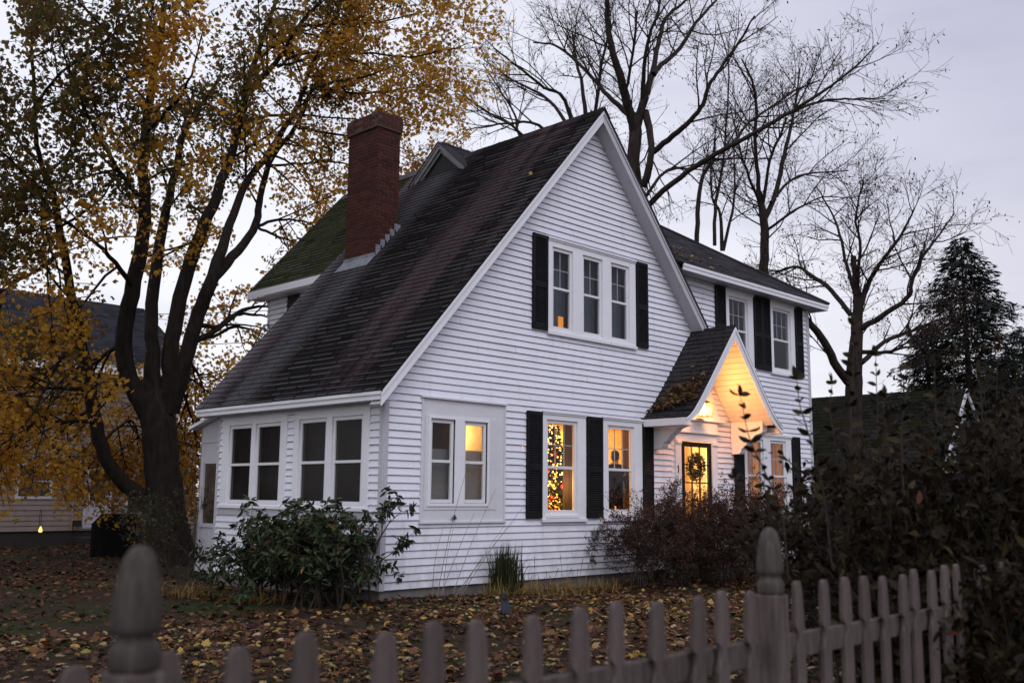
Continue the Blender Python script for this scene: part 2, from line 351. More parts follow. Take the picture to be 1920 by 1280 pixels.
# ------------------------------------------------------------------ the white house
house = empty('clapboard_house'); tag(house, 'white clapboard house with a steep brown shingle gable roof and lit front windows', 'house')
FR = lambda u, n, z: (u, -n, z)                # front wall, y = 0
SD = lambda u, n, z: (-n, u, z)                # left wall, x = 0
ML = lambda u, n, z: (2.7 - n, u, z)           # left wall of the tall rear block
EXPO = .1135
def clapboards(mb, mp, zlo, zhi, xint, rects, step=EXPO, hb=.024, rng=random.Random(3)):
    corners = sorted({z for r in rects for z in (r[2], r[3])})
    n = int(math.ceil((zhi - zlo) / step - 1e-6))
    for i in range(n):
        zb, zt = zlo + i * step, min(zlo + (i + 1) * step, zhi)
        h = hb + rng.uniform(-.0025, .003)
        joints = []; jx = -7 + rng.uniform(0, 3)
        while jx < 14: joints.append(jx); jx += rng.choice((1.8, 2.4, 3.0, 3.6)) + rng.uniform(-.2, .2)
        wob = lambda x, i: .0022 * math.sin(x * 1.3 + i * 2.1) + .0015 * math.sin(x * 3.1 + i)
        off = lambda z: .002 + h * (1 - (z - zb) / step)
        zg = zt - .011 if zt - zb > .05 else zt
        cuts = sorted({zb, zt, zg} | {z for z in corners if zb + 1e-4 < z < zt - 1e-4})
        for za, zc in zip(cuts[:-1], cuts[1:]):
            zm = (za + zc) / 2
            a0, a1 = xint(za); c0, c1 = xint(zc); m0, m1 = xint(zm)
            if m1 - m0 < .01: continue
            gap = za >= zg - 1e-6 and zg < zt
            oa, ob = (-.026, -.026) if gap else (off(za), off(zc))
            holes = sorted((r[0], r[1]) for r in rects if r[2] < zm < r[3])
            segs = []; cur = None
            for s, e in holes:
                segs.append((cur, s)); cur = e
            segs.append((cur, None))
            for s, e in segs:
                xa0 = a0 if s is None else s; xc0 = c0 if s is None else s
                xa1 = a1 if e is None else e; xc1 = c1 if e is None else e
                if xa1 <= xa0 or (s is not None and s >= m1) : continue
                if e is not None and e <= m0: continue
                if gap:
                    mb.add([mp(xa0, -.026, za), mp(xa1, -.026, za), mp(xa1, off(za), za), mp(xa0, off(za), za)], [(0, 1, 2, 3)])
                    mb.add([mp(xa0, oa, za), mp(xa1, oa, za), mp(xc1, ob, zc), mp(xc0, ob, zc)], [(0, 1, 2, 3)]); continue
                # boards butt end to end, each a hair off its neighbour
                js = [xa0] + [j for j in joints if xa0 + .15 < j < xa1 - .15 and xc0 + .02 < j < xc1 - .02] + [xa1]
                ts = [xc0] + js[1:-1] + [xc1]
                for q in range(len(js) - 1):
                    e0 = .0012 if q else 0; e1 = .0012 if q < len(js) - 2 else 0; w0, w1 = wob(js[q], i), wob(js[q + 1], i); dn = rng.uniform(-.0012, .0012)
                    mb.add([mp(js[q] + e0, oa + dn, za + (w0 if za == zb else 0)), mp(js[q + 1] - e1, oa + dn, za + (w1 if za == zb else 0)), mp(ts[q + 1] - e1, ob + dn, zc), mp(ts[q] + e0, ob + dn, zc)], [(0, 1, 2, 3)])
                if za == zb:
                    mb.add([mp(xa0, -.026, zb), mp(xa1, -.026, zb), mp(xa1, off(zb), zb), mp(xa0, off(zb), zb)], [(0, 1, 2, 3)])
PKX, PKZ, SL = 4.9, 9.12, 1.124                # gable peak and pitch
roofz = lambda x: PKZ - SL * abs(x - PKX)
def front_int(z):
    zr = z + .17
    xl = max(0.0, PKX - (PKZ - zr) / SL); xr = PKX + (PKZ - zr) / SL
    return (xl, max(xr, 13.28) if z < 6.36 else xr)
win_rects = [(3.64, 6.21, 4.60, 6.36), (.735, 2.57, 1.29, 3.215), (3.51, 4.67, 1.28, 3.19), (5.18, 6.38, 1.28, 3.19),
             (7.50, 9.03, .30, 3.10), (10.12, 12.21, 1.28, 3.15), (9.51, 10.66, 4.60, 6.36), (11.42, 12.56, 4.60, 6.36)]
cb = MB(); clapboards(cb, FR, .30, 8.95, front_int, win_rects); cb.build('front_siding', M['siding'], house)
side_rects = [(2.59, 4.67, 1.40, 3.03), (.325, 2.35, 1.40, 3.03)]
cb = MB(); clapboards(cb, SD, .30, 3.12, lambda z: (0.02, 4.86), side_rects); cb.build('side_siding', M['siding'], house)
cb = MB(); clapboards(cb, ML, 3.9, 6.3, lambda z: (4.9, 7.75), [(6.48, 6.98, 4.9, 6.1)]); cb.build('rear_block_siding', M['siding'], house)
# plain outer faces nobody sees from the street
mb = MB(); mb.box(13.27, 13.30, .02, 7.75, .3, 6.4); mb.box(2.72, 13.3, 7.72, 7.75, .3, 6.4); mb.box(.02, 2.7, 4.84, 4.86, .3, 3.1); mb.build('rear_wall', M['siding'], house)
mb = MB(); mb.box(.02, 13.26, .03, .2, -.2, .296); mb.box(.03, .2, .2, 4.84, -.2, .296); mb.build('foundation', M['concrete'], house)
for bs in ([(-.026, .0, -.026, .075, .29, 3.10), (0.0, .075, -.028, 0, .29, 3.10)], [(-.026, .0, 4.79, 4.87, .29, 3.10)], [(13.2, 13.3, -.028, 0, .29, 6.36), (13.3, 13.322, -.028, .07, .29, 6.36)], [(2.68, 2.7, 7.67, 7.76, 3.9, 6.3)]):
    mb = MB()
    for q in bs: mb.box(*q)
    mb.build('corner_board', M['trim_old'], house, .004)

# ---- roofs
def clip(poly, a, b, c):                        # keep a*u + b*v <= c
    out = []
    for i in range(len(poly)):
        p, q = poly[i], poly[(i + 1) % len(poly)]
        dp, dq = a * p[0] + b * p[1] - c, a * q[0] + b * q[1] - c
        if dp <= 0: out.append(p)
        if dp * dq < 0:
            t = dp / (dp - dq); out.append((p[0] + t * (q[0] - p[0]), p[1] + t * (q[1] - p[1])))
    return out
def shingles(mb, O, U, V, planes, umax, vmax, expo=.135, tab=.62, seed=1, lip=.0055, umin=0.0):
    """rows of shingle tabs on the plane O + u U + v V, kept inside the half planes"""
    O, U, V = Vector(O), Vector(U).normalized(), Vector(V).normalized(); N = U.cross(V)
    rng = random.Random(seed)
    for r in range(int(math.ceil(vmax / expo))):
        v0 = r * expo; u = umin - rng.uniform(0, tab)
        while u < umax:
            wd = tab * rng.choice((.5, 1, 1, 1, 1.4)); jig = rng.uniform(-.010, .010) * (rng.random() < .6); lh = lip * rng.uniform(.7, 1.35)
            poly = [(max(u + .0012, umin), v0 + jig), (min(u + wd - .0012, umax), v0 + jig), (min(u + wd - .0012, umax), min(v0 + expo + .012, vmax)), (max(u + .0012, umin), min(v0 + expo + .012, vmax))]
            u += wd
            if poly[1][0] - poly[0][0] < .01: continue
            for a, b, c in planes:
                poly = clip(poly, a, b, c)
                if len(poly) < 3: break
            if len(poly) < 3: continue
            top = [O + U * p[0] + V * p[1] + N * (.003 + lh * (1 - (p[1] - v0) / expo)) for p in poly]
            bot = [O + U * p[0] + V * p[1] - N * .004 for p in poly]
            n = len(poly)
            mb.add(top + bot, [tuple(range(n))] + [(i, n + i, n + (i + 1) % n, (i + 1) % n) for i in range(n)])
def shingle_mat(name, stops, streak, streak_amt, ax=(.15, 1.6, .15), moss=None, band=None):
    mt, nt, b = new_mat(name)
    g = nd(nt, 'ShaderNodeNewGeometry'); r = ramp(nt, stops); nt.links.new(g.outputs['Random Per Island'], r.inputs[0])
    n1 = tex(nt, .62, ax, 5, .62, .3); r1 = ramp(nt, [(.50, (0, 0, 0)), (.66, (streak_amt,) * 3)]); nt.links.new(n1.outputs[0], r1.inputs[0])
    c = mixc(nt, r1.outputs[0], r.outputs[0], streak)
    n2 = tex(nt, 60, detail=4, rough=.8); r2 = ramp(nt, [(.3, (.6, .6, .6)), (.75, (1.3, 1.3, 1.3))]); nt.links.new(n2.outputs[0], r2.inputs[0])
    c = mixc(nt, 1.0, c, r2.outputs[0], 'MULTIPLY')
    if moss:
        n3 = tex(nt, moss[0], (1, 1, 1), 6, .7); r3 = ramp(nt, [(moss[1], (0, 0, 0)), (moss[2], (.9, .9, .9))]); nt.links.new(n3.outputs[0], r3.inputs[0])
        c = mixc(nt, r3.outputs[0], c, moss[3])
    if band:                                     # washed grey runs below the chimney and along the rear edge
        tc = nd(nt, 'ShaderNodeTexCoord'); sx = nd(nt, 'ShaderNodeSeparateXYZ'); nt.links.new(tc.outputs['Object'], sx.inputs[0])
        mr = nd(nt, 'ShaderNodeMapRange'); mr.inputs[1].default_value = 0; mr.inputs[2].default_value = 8; nt.links.new(sx.outputs[band[0]], mr.inputs[0])
        rb = ramp(nt, band[1]); nt.links.new(mr.outputs[0], rb.inputs[0])
        n4 = tex(nt, 1.2, (.5, 2.2, .5), 5); f = mixc(nt, 1.0, rb.outputs[0], n4.outputs[0], 'MULTIPLY')
        c = mixc(nt, f, c, (.22, .215, .24))
    nt.links.new(c, b.inputs['Base Color']); b.inputs['Roughness'].default_value = .95; b.inputs['Specular IOR Level'].default_value = .06
    bump(nt, b, n2.outputs[0], .004, .5); return mt
_st = [(0, (.0085, .0072, .007)), (.6, (.0115, .0095, .009)), (.92, (.014, .0115, .0115)), (1, (.024, .019, .020))]
M['shingle'] = shingle_mat('brown asphalt shingles', _st, (.060, .039, .044), 1.0, band=(1, [(.0, (0, 0, 0)), (.40, (0, 0, 0)), (.47, (.55, .55, .55)), (.52, (.5,) * 3), (.56, (.12,) * 3), (.60, (.25,) * 3), (.645, (.8,) * 3), (1, (.8,) * 3)]))
M['shingle_moss'] = shingle_mat('mossy shingles', _st, (.07, .05, .054), .5, moss=(1.6, .30, .52, (.036, .041, .012)))
M['shingle_grey'] = shingle_mat('grey shingles', [(0, (.024, .022, .025)), (.6, (.040, .037, .041)), (1, (.065, .06, .068))], (.07, .065, .07), .6, ax=(1.6, .15, .15))
M['shingle_porch'] = shingle_mat('porch shingles', [(0, (.022, .017, .017)), (.6, (.040, .031, .030)), (1, (.062, .049, .047))], (.02, .017, .016), .9, ax=(.3, 1.2, .3), moss=(3, .60, .72, (.03, .032, .012)))
Vs = (1, 0, SL); LEN = 5.236 * math.sqrt(1 + SL * SL)
main = MB(); shingles(main, (-.336, -.345, 3.235), (0, 1, 0), Vs, [], 5.55, LEN - .02, seed=4)
main.build('main_roof', M['shingle'], house)
v1 = (2.35 + .336) * math.sqrt(1 + SL * SL)
mossy = MB(); shingles(mossy, (2.35, 5.21, 3.235 + 2.686 * SL), (0, 1, 0), Vs, [], 2.90, LEN - v1 - .02, seed=5)
mossy.build('mossy_roof', M['shingle_moss'], house)
nrm = Vector((-SL, 0, 1)).normalized()
deck = MB()
def slab(P, nv, t):
    n = Vector(nv).normalized() * -t; deck.prism([Vector(p) - Vector(nv).normalized() * .006 for p in P], n)
slab([(-.33, -.33, roofz(-.33)), (-.33, 5.2, roofz(-.33)), (PKX, 5.2, PKZ), (PKX, -.33, PKZ)], nrm, .035)
slab([(2.36, 5.2, roofz(2.36)), (2.36, 8.1, roofz(2.36)), (PKX, 8.1, PKZ), (PKX, 5.2, PKZ)], nrm, .035)
nr = Vector((SL, 0, 1)).normalized()
XR = 8.34
slab([(PKX, -.345, PKZ), (PKX, 8.1, PKZ), (7.2, 8.1, roofz(7.2)), (7.2, -.345, roofz(7.2))], nr, .035)
slab([(7.2, -.345, roofz(7.2)), (7.2, .0, roofz(7.2)), (XR, .0, roofz(XR)), (XR, -.345, roofz(XR))], nr, .035)
deck.build('roof_deck', M['dark'], house)
rs = MB(); shingles(rs, (PKX, -.35, PKZ), (0, -1, 0), (1, 0, -SL), [], 0, .5, seed=8)
rs = MB(); shingles(rs, (7.2, 8.1, roofz(7.2)), (0, -1, 0), (-1, 0, SL), [], 8.45, 3.45, seed=8)
shingles(rs, (XR, 0, roofz(XR)), (0, -1, 0), (-1, 0, SL), [], .35, 1.70, seed=9); rs.build('gable_right_roof', M['shingle'], house)
rc_ = MB()
for k in range(28):
    y0 = -.36 + k * .30; rc_.prism([(PKX - .16, y0, PKZ - .165), (PKX, y0, PKZ + .022 + .004 * (k % 2)), (PKX + .16, y0, PKZ - .165), (PKX, y0, PKZ - .01)], (0, .31, 0))
rc_.build('ridge_cap', M['shingle'], house)
# rear block: fascia and soffit under the mossy eave
mb = MB(); mb.box(2.34, 2.37, 5.21, 8.1, 6.09, 6.245); mb.box(2.37, 2.7, 5.21, 8.1, 6.07, 6.085); mb.beam((2.36, 8.1, 6.1), (PKX, 8.1, 8.95), (0, 1, 0), (0, 0, 1), .03, .16); mb.build('rear_fascia', M['trim'], house)
mb = MB(); mb.box(2.70, 2.73, 6.48, 6.98, 4.9, 6.07); mb.build('rear_window', M['dark'], house)
# wing hip roof
E0 = (13.68, -.40, 6.50); RZ = 9.31; RY = 3.87; ws = (RZ - 6.5) / (RY + .40); HX = 13.68 - 4.27
wl = math.hypot(4.27, 4.27 * ws)
wing = MB()
k = 4.27 / wl
shingles(wing, (5.0, -.40, 6.50), (1, 0, 0), (0, 1, ws), [(1, k, 8.68), (-1, -(PKZ - 6.5) / SL / (PKZ - 6.5) * ws * k, -(7.23 - 5.0) - .0)], 8.7, wl, seed=12)
wing.build('wing_roof', M['shingle_grey'], house)
deck = MB(); nw = Vector((0, -ws, 1)).normalized()
slab([(7.22, -.39, 6.5), (13.67, -.39, 6.5), (HX, RY, RZ), (4.5, RY, RZ), (4.9, 3.58, PKZ)], nw, .03)
slab([(13.67, -.39, 6.5), (13.67, 8.13, 6.5), (HX, RY, RZ)], Vector((ws, 0, 1)).normalized(), .03)
slab([(4.5, RY, RZ), (HX, RY, RZ), (13.67, 8.13, 6.5), (7.22, 8.13, 6.5)], Vector((0, ws, 1)).normalized(), .03)
deck.build('wing_roof_deck', M['shingle_grey'], house)
mb = MB(); mb.tube([(13.69, -.41, 6.53), (HX, RY, RZ + .03)], .035, 6); mb.tube([(4.45, RY, RZ + .025), (HX, RY, RZ + .025)], .035, 6); mb.build('hip_cap', M['shingle_grey'], house)
mb = MB()
mb.box(7.4, 13.66, -.385, -.36, 6.35, 6.43); mb.box(7.4, 13.675, -.40, -.365, 6.43, 6.492)
mb.box(13.64, 13.66, -.36, 8.1, 6.35, 6.43); mb.box(13.645, 13.675, -.365, 8.1, 6.43, 6.492); mb.build('wing_fascia', M['trim'], house, .004)
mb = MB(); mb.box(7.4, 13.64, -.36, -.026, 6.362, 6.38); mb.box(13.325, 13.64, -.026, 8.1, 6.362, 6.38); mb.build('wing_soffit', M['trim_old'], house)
mb = MB(); mb.box(8.0, 13.2, -.05, -.02, 6.36, 6.362 + .0); mb.build('wing_frieze', M['trim_old'], house) if False else None
mb = MB(); mb.lathe([(.09, 0), (.09, .25), (.15, .26), (.15, .30), (.02, .36)], (9.9, 3.4, 9.05), 12); mb.build('roof_vent', M['dark'], house)
# left eave
mb = MB(); mb.box(-.30, -.275, -.30, 5.2, 3.095, 3.17); mb.box(-.325, -.285, -.30, 5.2, 3.17, 3.222); mb.build('eave_fascia', M['trim'], house, .004)
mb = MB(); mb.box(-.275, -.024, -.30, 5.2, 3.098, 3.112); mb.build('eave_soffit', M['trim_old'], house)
# rake boards
def rake(side):
    s = -1 if side == 'L' else 1
    xe = -.30 if side == 'L' else XR
    a = Vector((xe, 0, roofz(xe))); p = Vector((PKX, 0, PKZ)); perp = Vector((s * SL, 0, 1)).normalized()
    mb = MB()
    for (d0, d1, y0, y1) in ((.030, .078, -.335, -.275), (.078, .185, -.315, -.285)):
        q = []
        for base in (a, p):
            for d in (d0, d1):
                v = d * math.sqrt(1 + SL * SL); q.append((base.x, y0, base.z - v))
        mb.prism([q[0], q[1], q[3], q[2]], (0, y1 - y0, 0))
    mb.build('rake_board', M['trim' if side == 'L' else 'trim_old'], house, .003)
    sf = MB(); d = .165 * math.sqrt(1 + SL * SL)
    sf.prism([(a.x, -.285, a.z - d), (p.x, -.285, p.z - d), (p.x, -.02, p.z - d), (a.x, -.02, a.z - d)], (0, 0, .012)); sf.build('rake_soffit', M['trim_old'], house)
rake('L'); rake('R')
# gablet on the ridge
gx = 4.42; gb = roofz(gx) - .02
mb = MB(); AP = (gx, 3.93, 9.33); GL = (gx, 4.86, gb); GR = (gx, 3.08, gb + .05)
for P, Q in ((GL, AP), (GR, AP)):
    mb.beam((P[0], P[1], P[2]), (Q[0], Q[1], Q[2]), (1, 0, 0), (0, 0, -1), .06, .11)
    mb.beam((P[0] - .03, P[1], P[2] + .02), (Q[0] - .03, Q[1], Q[2] + .02), (1, 0, 0), (0, 0, -1), .06, .045)
    P2 = Vector(P).lerp(Vector(Q), .12); mb.beam(P2 + Vector((.05, 0, -.12)), Vector(Q) + Vector((.05, 0, -.14)), (1, 0, 0), (0, 0, -1), .03, .05)
gab = mb.build('roof_gablet', M['trim_grey'], house)
mb = MB(); mb.prism([(gx + .10, 4.7, gb - .05), (gx + .10, 3.2, gb - .05), (gx + .10, 3.93, 9.24)], (.02, 0, 0)); mb.build('louver', M['dark'], gab)
mb = MB()
for P, sgn in ((GL, 1), (GR, -1)):
    mb.prism([(gx - .05, P[1] + sgn * .05, P[2] - .01), (gx - .05, AP[1], AP[2] + .045), (5.3, AP[1], AP[2] + .045), (5.3, P[1] + sgn * .05, P[2] - .01)], (0, 0, -.02))
mb.build('gablet_roof', M['shingle_grey'], gab)

# ---- chimney: courses of single bricks on a mortar core
cx0, cx1, cy0, cy1, czb, czt = 2.48, 3.06, 3.60, 4.58, 5.9, 9.10
ch = MB(); ch.box(cx0 + .008, cx1 - .008, cy0 + .008, cy1 - .008, czb, 9.40); chim = ch.build('chimney', M['mortar'], house)
br = MB(); rb = random.Random(5)
def ring(x0, x1, y0, y1, z, h, L=.205, g=.010, off=0):
    for axis in (0, 1):
        for side in (0, 1):
            a0, a1 = (x0, x1) if axis == 0 else (y0, y1)
            u = a0 - off * L / 2 - g
            while u < a1 - .02:
                s, e = max(u + g, a0), min(u + L, a1)
                if e - s > .03:
                    j = rb.uniform(-.003, .004); t = .012
                    if axis == 0:
                        yy = (y0 - j, y0 + t) if side == 0 else (y1 - t, y1 + j); br.box(s, e, yy[0], yy[1], z, z + h)
                    else:
                        xx = (x0 - j, x0 + t) if side == 0 else (x1 - t, x1 + j); br.box(xx[0], xx[1], s, e, z, z + h)
                u += L + g
z = czb; i = 0
while z < 9.10: ring(cx0, cx1, cy0, cy1, z, .062, off=i % 2); z += .072; i += 1
while z < 9.39: ring(cx0 - .035, cx1 + .035, cy0 - .035, cy1 + .035, z, .062, off=i % 2); z += .072; i += 1
br.build('brick', M['brick'], chim)
mb = MB(); mb.box(cx0 - .033, cx1 + .033, cy0 - .033, cy1 + .033, 9.105, z - .008); mb.box(cx0 + .05, cx1 - .05, cy0 + .05, cy1 - .05, z - .008, z + .03); mb.build('cap', M['mortar'], chim)
mb = MB()
for q in range(5):
    x = cx0 + .02 + q * .115; zr = roofz(x) ; mb.box(x, x + .15, cy0 - .02, cy0 - .006, zr - .1, zr + .22)
mb.box(cx0 - .02, cx0 - .006, cy0 - .02, cy1 + .02, roofz(cx0) - .1, roofz(cx0) + .07)
mb.prism([(cx0 - .22, cy0 - .05, roofz(cx0 - .22) + .018), (cx0 - .22, cy1 + .05, roofz(cx0 - .22) + .018), (cx0 + .0, cy1 + .05, roofz(cx0) + .018), (cx0, cy0 - .05, roofz(cx0) + .018)], (0, 0, .006))
mb.build('flashing', M['lead'], chim)
# ------------------------------------------------------------------ windows, shutters, door, porch
mt, nt, b = new_mat('window glass'); M['glass'] = mt
tr = nd(nt, 'ShaderNodeBsdfTransparent'); tr.inputs[0].default_value = (.86, .88, .88, 1)
gl = nd(nt, 'ShaderNodeBsdfGlossy'); gl.inputs['Roughness'].default_value = .03
lwt = nd(nt, 'ShaderNodeLayerWeight'); lwt.inputs[0].default_value = .5
fr = nd(nt, 'ShaderNodeMath', operation='POWER'); fr.inputs[1].default_value = 4.0; nt.links.new(lwt.outputs['Facing'], fr.inputs[0])
fr = nd(nt, 'ShaderNodeMapRange') if False else fr
fa = nd(nt, 'ShaderNodeMath', operation='MULTIPLY_ADD'); fa.inputs[1].default_value = .9; fa.inputs[2].default_value = .03; nt.links.new(fr.outputs[0], fa.inputs[0]); fr = fa
mx = nd(nt, 'ShaderNodeMixShader'); nt.links.new(fr.outputs[0], mx.inputs[0]); nt.links.new(tr.outputs[0], mx.inputs[1]); nt.links.new(gl.outputs[0], mx.inputs[2])
nt.links.new(mx.outputs[0], nt.nodes['Material Output'].inputs['Surface'])
M['sash'] = paint('white sash paint', (.74, .74, .76), (.5, .5, .5), .4, 3)
M['muntin'] = plain('grey muntins', (.42, .44, .47))
mt, nt, b = new_mat('insect screen over glass'); M['screened'] = mt
tr = nd(nt, 'ShaderNodeBsdfTransparent'); tr.inputs[0].default_value = (.6, .6, .6, 1); df = nd(nt, 'ShaderNodeBsdfDiffuse'); df.inputs[0].default_value = (.032, .027, .027, 1)
mx = nd(nt, 'ShaderNodeMixShader'); mx.inputs[0].default_value = .4; nt.links.new(tr.outputs[0], mx.inputs[1]); nt.links.new(df.outputs[0], mx.inputs[2]); gg = nd(nt, 'ShaderNodeBsdfGlossy'); gg.inputs['Roughness'].default_value = .12; m2 = nd(nt, 'ShaderNodeMixShader'); m2.inputs[0].default_value = .018; nt.links.new(mx.outputs[0], m2.inputs[1]); nt.links.new(gg.outputs[0], m2.inputs[2]); nt.links.new(m2.outputs[0], nt.nodes['Material Output'].inputs['Surface'])
def rect_boxes(mb, mp, R, holes, n0, n1):
    """board R = (u0, u1, z0, z1) with rectangular holes, as butted boxes"""
    us = sorted({R[0], R[1]} | {h[0] for h in holes} | {h[1] for h in holes})
    for a, b_ in zip(us[:-1], us[1:]):
        mid = (a + b_) / 2; hs = sorted((h[2], h[3]) for h in holes if h[0] < mid < h[1]); z = R[2]
        for s, e in hs + [(R[3], R[3])]:
            if s - z > 1e-4: mb.box(a, b_, n0, n1, z, s, mp)
            z = e
def window(mp, R, ops, grid=(1, 1), mid=None, head=.06, sill=True, deep=.10, mat='trim', low=True, raised=.04, glass='glass'):
    mb = MB(); rect_boxes(mb, mp, R, ops, 0.0, raised)
    for u0, u1, z0, z1 in ops:                  # jamb linings
        mb.box(u0 - .018, u0, -deep, -.002, z0, z1, mp); mb.box(u1, u1 + .018, -deep, -.002, z0, z1, mp)
        mb.box(u0, u1, -deep, -.002, z0 - .018, z0, mp); mb.box(u0, u1, -deep, -.002, z1, z1 + .018, mp)
    if head:
        mb.box(R[0] - .012, R[1] + .012, raised, raised + .035, R[3] - .035, R[3] + .004, mp)
        mb.box(R[0] + .0, R[1] - .0, raised, raised + .018, R[3] - .065, R[3] - .038, mp)
    win = mb.build('window', M[mat], house, .003)
    if sill:
        sb = MB(); sb.box(R[0] - .008, R[1] + .008, raised + .002, raised + .035, R[2] - .004, R[2] + .05, mp)
        for u0, u1, z0, z1 in ops: sb.box(u0 - .02, u1 + .02, raised - .03, raised + .02, z0 - .075, z0 - .025, mp)
        sb.build('sill', M[mat], win, .003)
    for u0, u1, z0, z1 in ops:
        sa, gs, mu = MB(), MB(), MB()
        t = .062; zm = mid if mid else (z0 + z1) / 2
        rect_boxes(sa, mp, (u0 + .004, u1 - .004, z0 + .004, z1 - .004), [(u0 + t, u1 - t, z0 + t, zm - .022), (u0 + t, u1 - t, zm + .022, z1 - t)], -.030, .008)
        sa.box(u0 + t, u1 - t, -.052, -.032, zm - .03, zm + .012, mp)
        for a, b_ in ((z0 + t, zm - .022), (zm + .022, z1 - t)):
            gs.add([mp(u0 + t, -.016, a), mp(u1 - t, -.016, a), mp(u1 - t, -.016, b_), mp(u0 + t, -.016, b_)], [(0, 1, 2, 3)])
        for top in ((0, 1) if low is None else (1,)):
            a, b_ = ((z0 + t, zm - .022), (zm + .022, z1 - t))[top]
            for k in range(grid[0]):
                u = u0 + t + (u1 - u0 - 2 * t) * (k + 1) / (grid[0] + 1); mu.box(u - .008, u + .008, -.045, -.032, a, b_, mp)
            for k in range(grid[1]):
                zz = a + (b_ - a) * (k + 1) / (grid[1] + 1); mu.box(u0 + t, u1 - t, -.047, -.034, zz - .008, zz + .008, mp)
        sa.build('sash', M['sash'], win, .002); gs.build('pane', M[glass], win)
        if mu.v: mu.build('muntin', M['muntin'], win)
    return win
def wavy(mb, mp, u0, u1, n, z0, z1, amp=.02, waves=7, seg=40):
    vs = []; 
    for k in range(seg + 1):
        u = u0 + (u1 - u0) * k / seg; d = n + amp * math.sin(k / seg * waves * 2 * PI)
        vs += [mp(u, d, z0), mp(u, d, z1)]
    mb.add(vs, [(2 * k, 2 * k + 2, 2 * k + 3, 2 * k + 1) for k in range(seg)])
def cloth(name, c, tr=.4):
    mt, nt, b = new_mat(name); t = nd(nt, 'ShaderNodeBsdfTranslucent'); t.inputs[0].default_value = (*c, 1); b.inputs['Base Color'].default_value = (*c, 1); b.inputs['Roughness'].default_value = .9
    nz = tex(nt, 30, (3, 3, .3), 4); r = ramp(nt, [(.3, tuple(x * .8 for x in c)), (.7, c)]); nt.links.new(nz.outputs[0], r.inputs[0]); nt.links.new(r.outputs[0], b.inputs['Base Color'])
    mx = nd(nt, 'ShaderNodeMixShader'); mx.inputs[0].default_value = tr; nt.links.new(b.outputs[0], mx.inputs[1]); nt.links.new(t.outputs[0], mx.inputs[2]); nt.links.new(mx.outputs[0], nt.nodes['Material Output'].inputs['Surface']); return mt
M['sheer'] = cloth('blue grey sheer', (.17, .20, .23), .3)
M['screen'] = plain('brown insect screen', (.022, .017, .015), .9)
M['blind'] = cloth('cream cafe blind', (.36, .36, .35), .5)
M['drape'] = cloth('tan drape', (.50, .34, .16), .45)
# gable triple window
ops = [(3.75, 4.325, 4.69, 6.215), (4.605, 5.19, 4.69, 6.215), (5.44, 6.03, 4.69, 6.215)]
gw = window(FR, (3.631, 6.225, 4.585, 6.385), ops, (1, 1), 5.46)
for u0, u1, z0, z1 in ops: cu = MB(); wavy(cu, FR, u0 + .22, u0 + .74, -.30, z0 - .1, z1 + .1, .025, 6); cu.build('sheer', M['sheer'], gw)
# pair of small windows in a patched panel
ops = [(.905, 1.425, 1.575, 2.905), (1.63, 2.155, 1.575, 2.90)]
lw = window(FR, (.72, 2.585, 1.275, 3.23), [(.80, 2.37, 1.475, 2.965)], head=0, sill=False, mat='trim', raised=.028) if False else None
mb = MB(); rect_boxes(mb, FR, (.80, 2.37, 1.475, 2.965), ops, 0, .034); rect_boxes(mb, FR, (.72, 2.585, 1.275, 3.23), [(.80, 2.37, 1.475, 2.965)], 0, .024)
mb.box(.70, 2.60, .024, .07, 3.215, 3.245, FR); mb.box(.72, .755, .024, .045, 1.30, 3.215, FR); mb.box(2.55, 2.585, .024, .045, 1.30, 3.215, FR); mb.box(.70, 2.60, .024, .06, 1.262, 1.295, FR)
mb.build('window_panel', M['trim_mid'], house, .003)
lw = window(FR, (.86, 2.20, 1.53, 2.945), ops, (0, 0), 2.235, head=0, sill=False, raised=.05)
for u0, u1, z0, z1 in ops:
    bl = MB()
    for q in range(26): bl.box(u0 + .03, u1 + .17, -.155, -.145, z0 + .03 + q * .032, z0 + .03 + q * .032 + .030, FR)
    bl.build('blind', M['blind'], lw)
w2 = window(FR, (3.497, 4.683, 1.26, 3.205), [(3.62, 4.455, 1.40, 3.05)], (2, 1), 2.215)
w3 = window(FR, (5.17, 6.39, 1.26, 3.205), [(5.32, 6.14, 1.41, 3.045)], (2, 1), 2.215)
ww1 = window(FR, (9.50, 10.665, 4.59, 6.355), [(9.64, 10.44, 4.70, 6.19)], (2, 1), 5.44, head=.05)
ww2 = window(FR, (11.41, 12.57, 4.59, 6.355), [(11.55, 12.38, 4.70, 6.19)], (2, 1), 5.44, head=.05)
dw = window(FR, (10.11, 12.22, 1.26, 3.165), [(10.24, 10.95, 1.40, 3.03), (11.26, 11.97, 1.40, 3.03)], (2, 1), 2.21, low=None)
s1 = window(SD, (2.575, 4.68, 1.45, 3.045), [(2.755, 3.56, 1.53, 2.915), (3.68, 4.455, 1.53, 2.915)], (0, 0), 2.21, head=0, raised=.035, glass='screened')
s2 = window(SD, (.31, 2.365, 1.45, 3.045), [(.475, 1.285, 1.53, 2.925), (1.43, 2.22, 1.53, 2.925)], (0, 0), 2.21, head=0, raised=.035, glass='screened')
for wn, a, b_ in ((s1, 2.6, 4.6), (s2, .35, 2.3)):
    q = MB(); wavy(q, SD, a, b_, -.17, 1.4, 3.0, .012, 9, 60); q.build('screen', M['screen'], wn)
mb = MB(); mb.box(2.5, 4.75, .018, .035, 1.33, 1.45, SD); mb.box(.2, 2.42, .018, .035, 1.33, 1.45, SD); mb.build('window_apron', M['trim_old'], house)
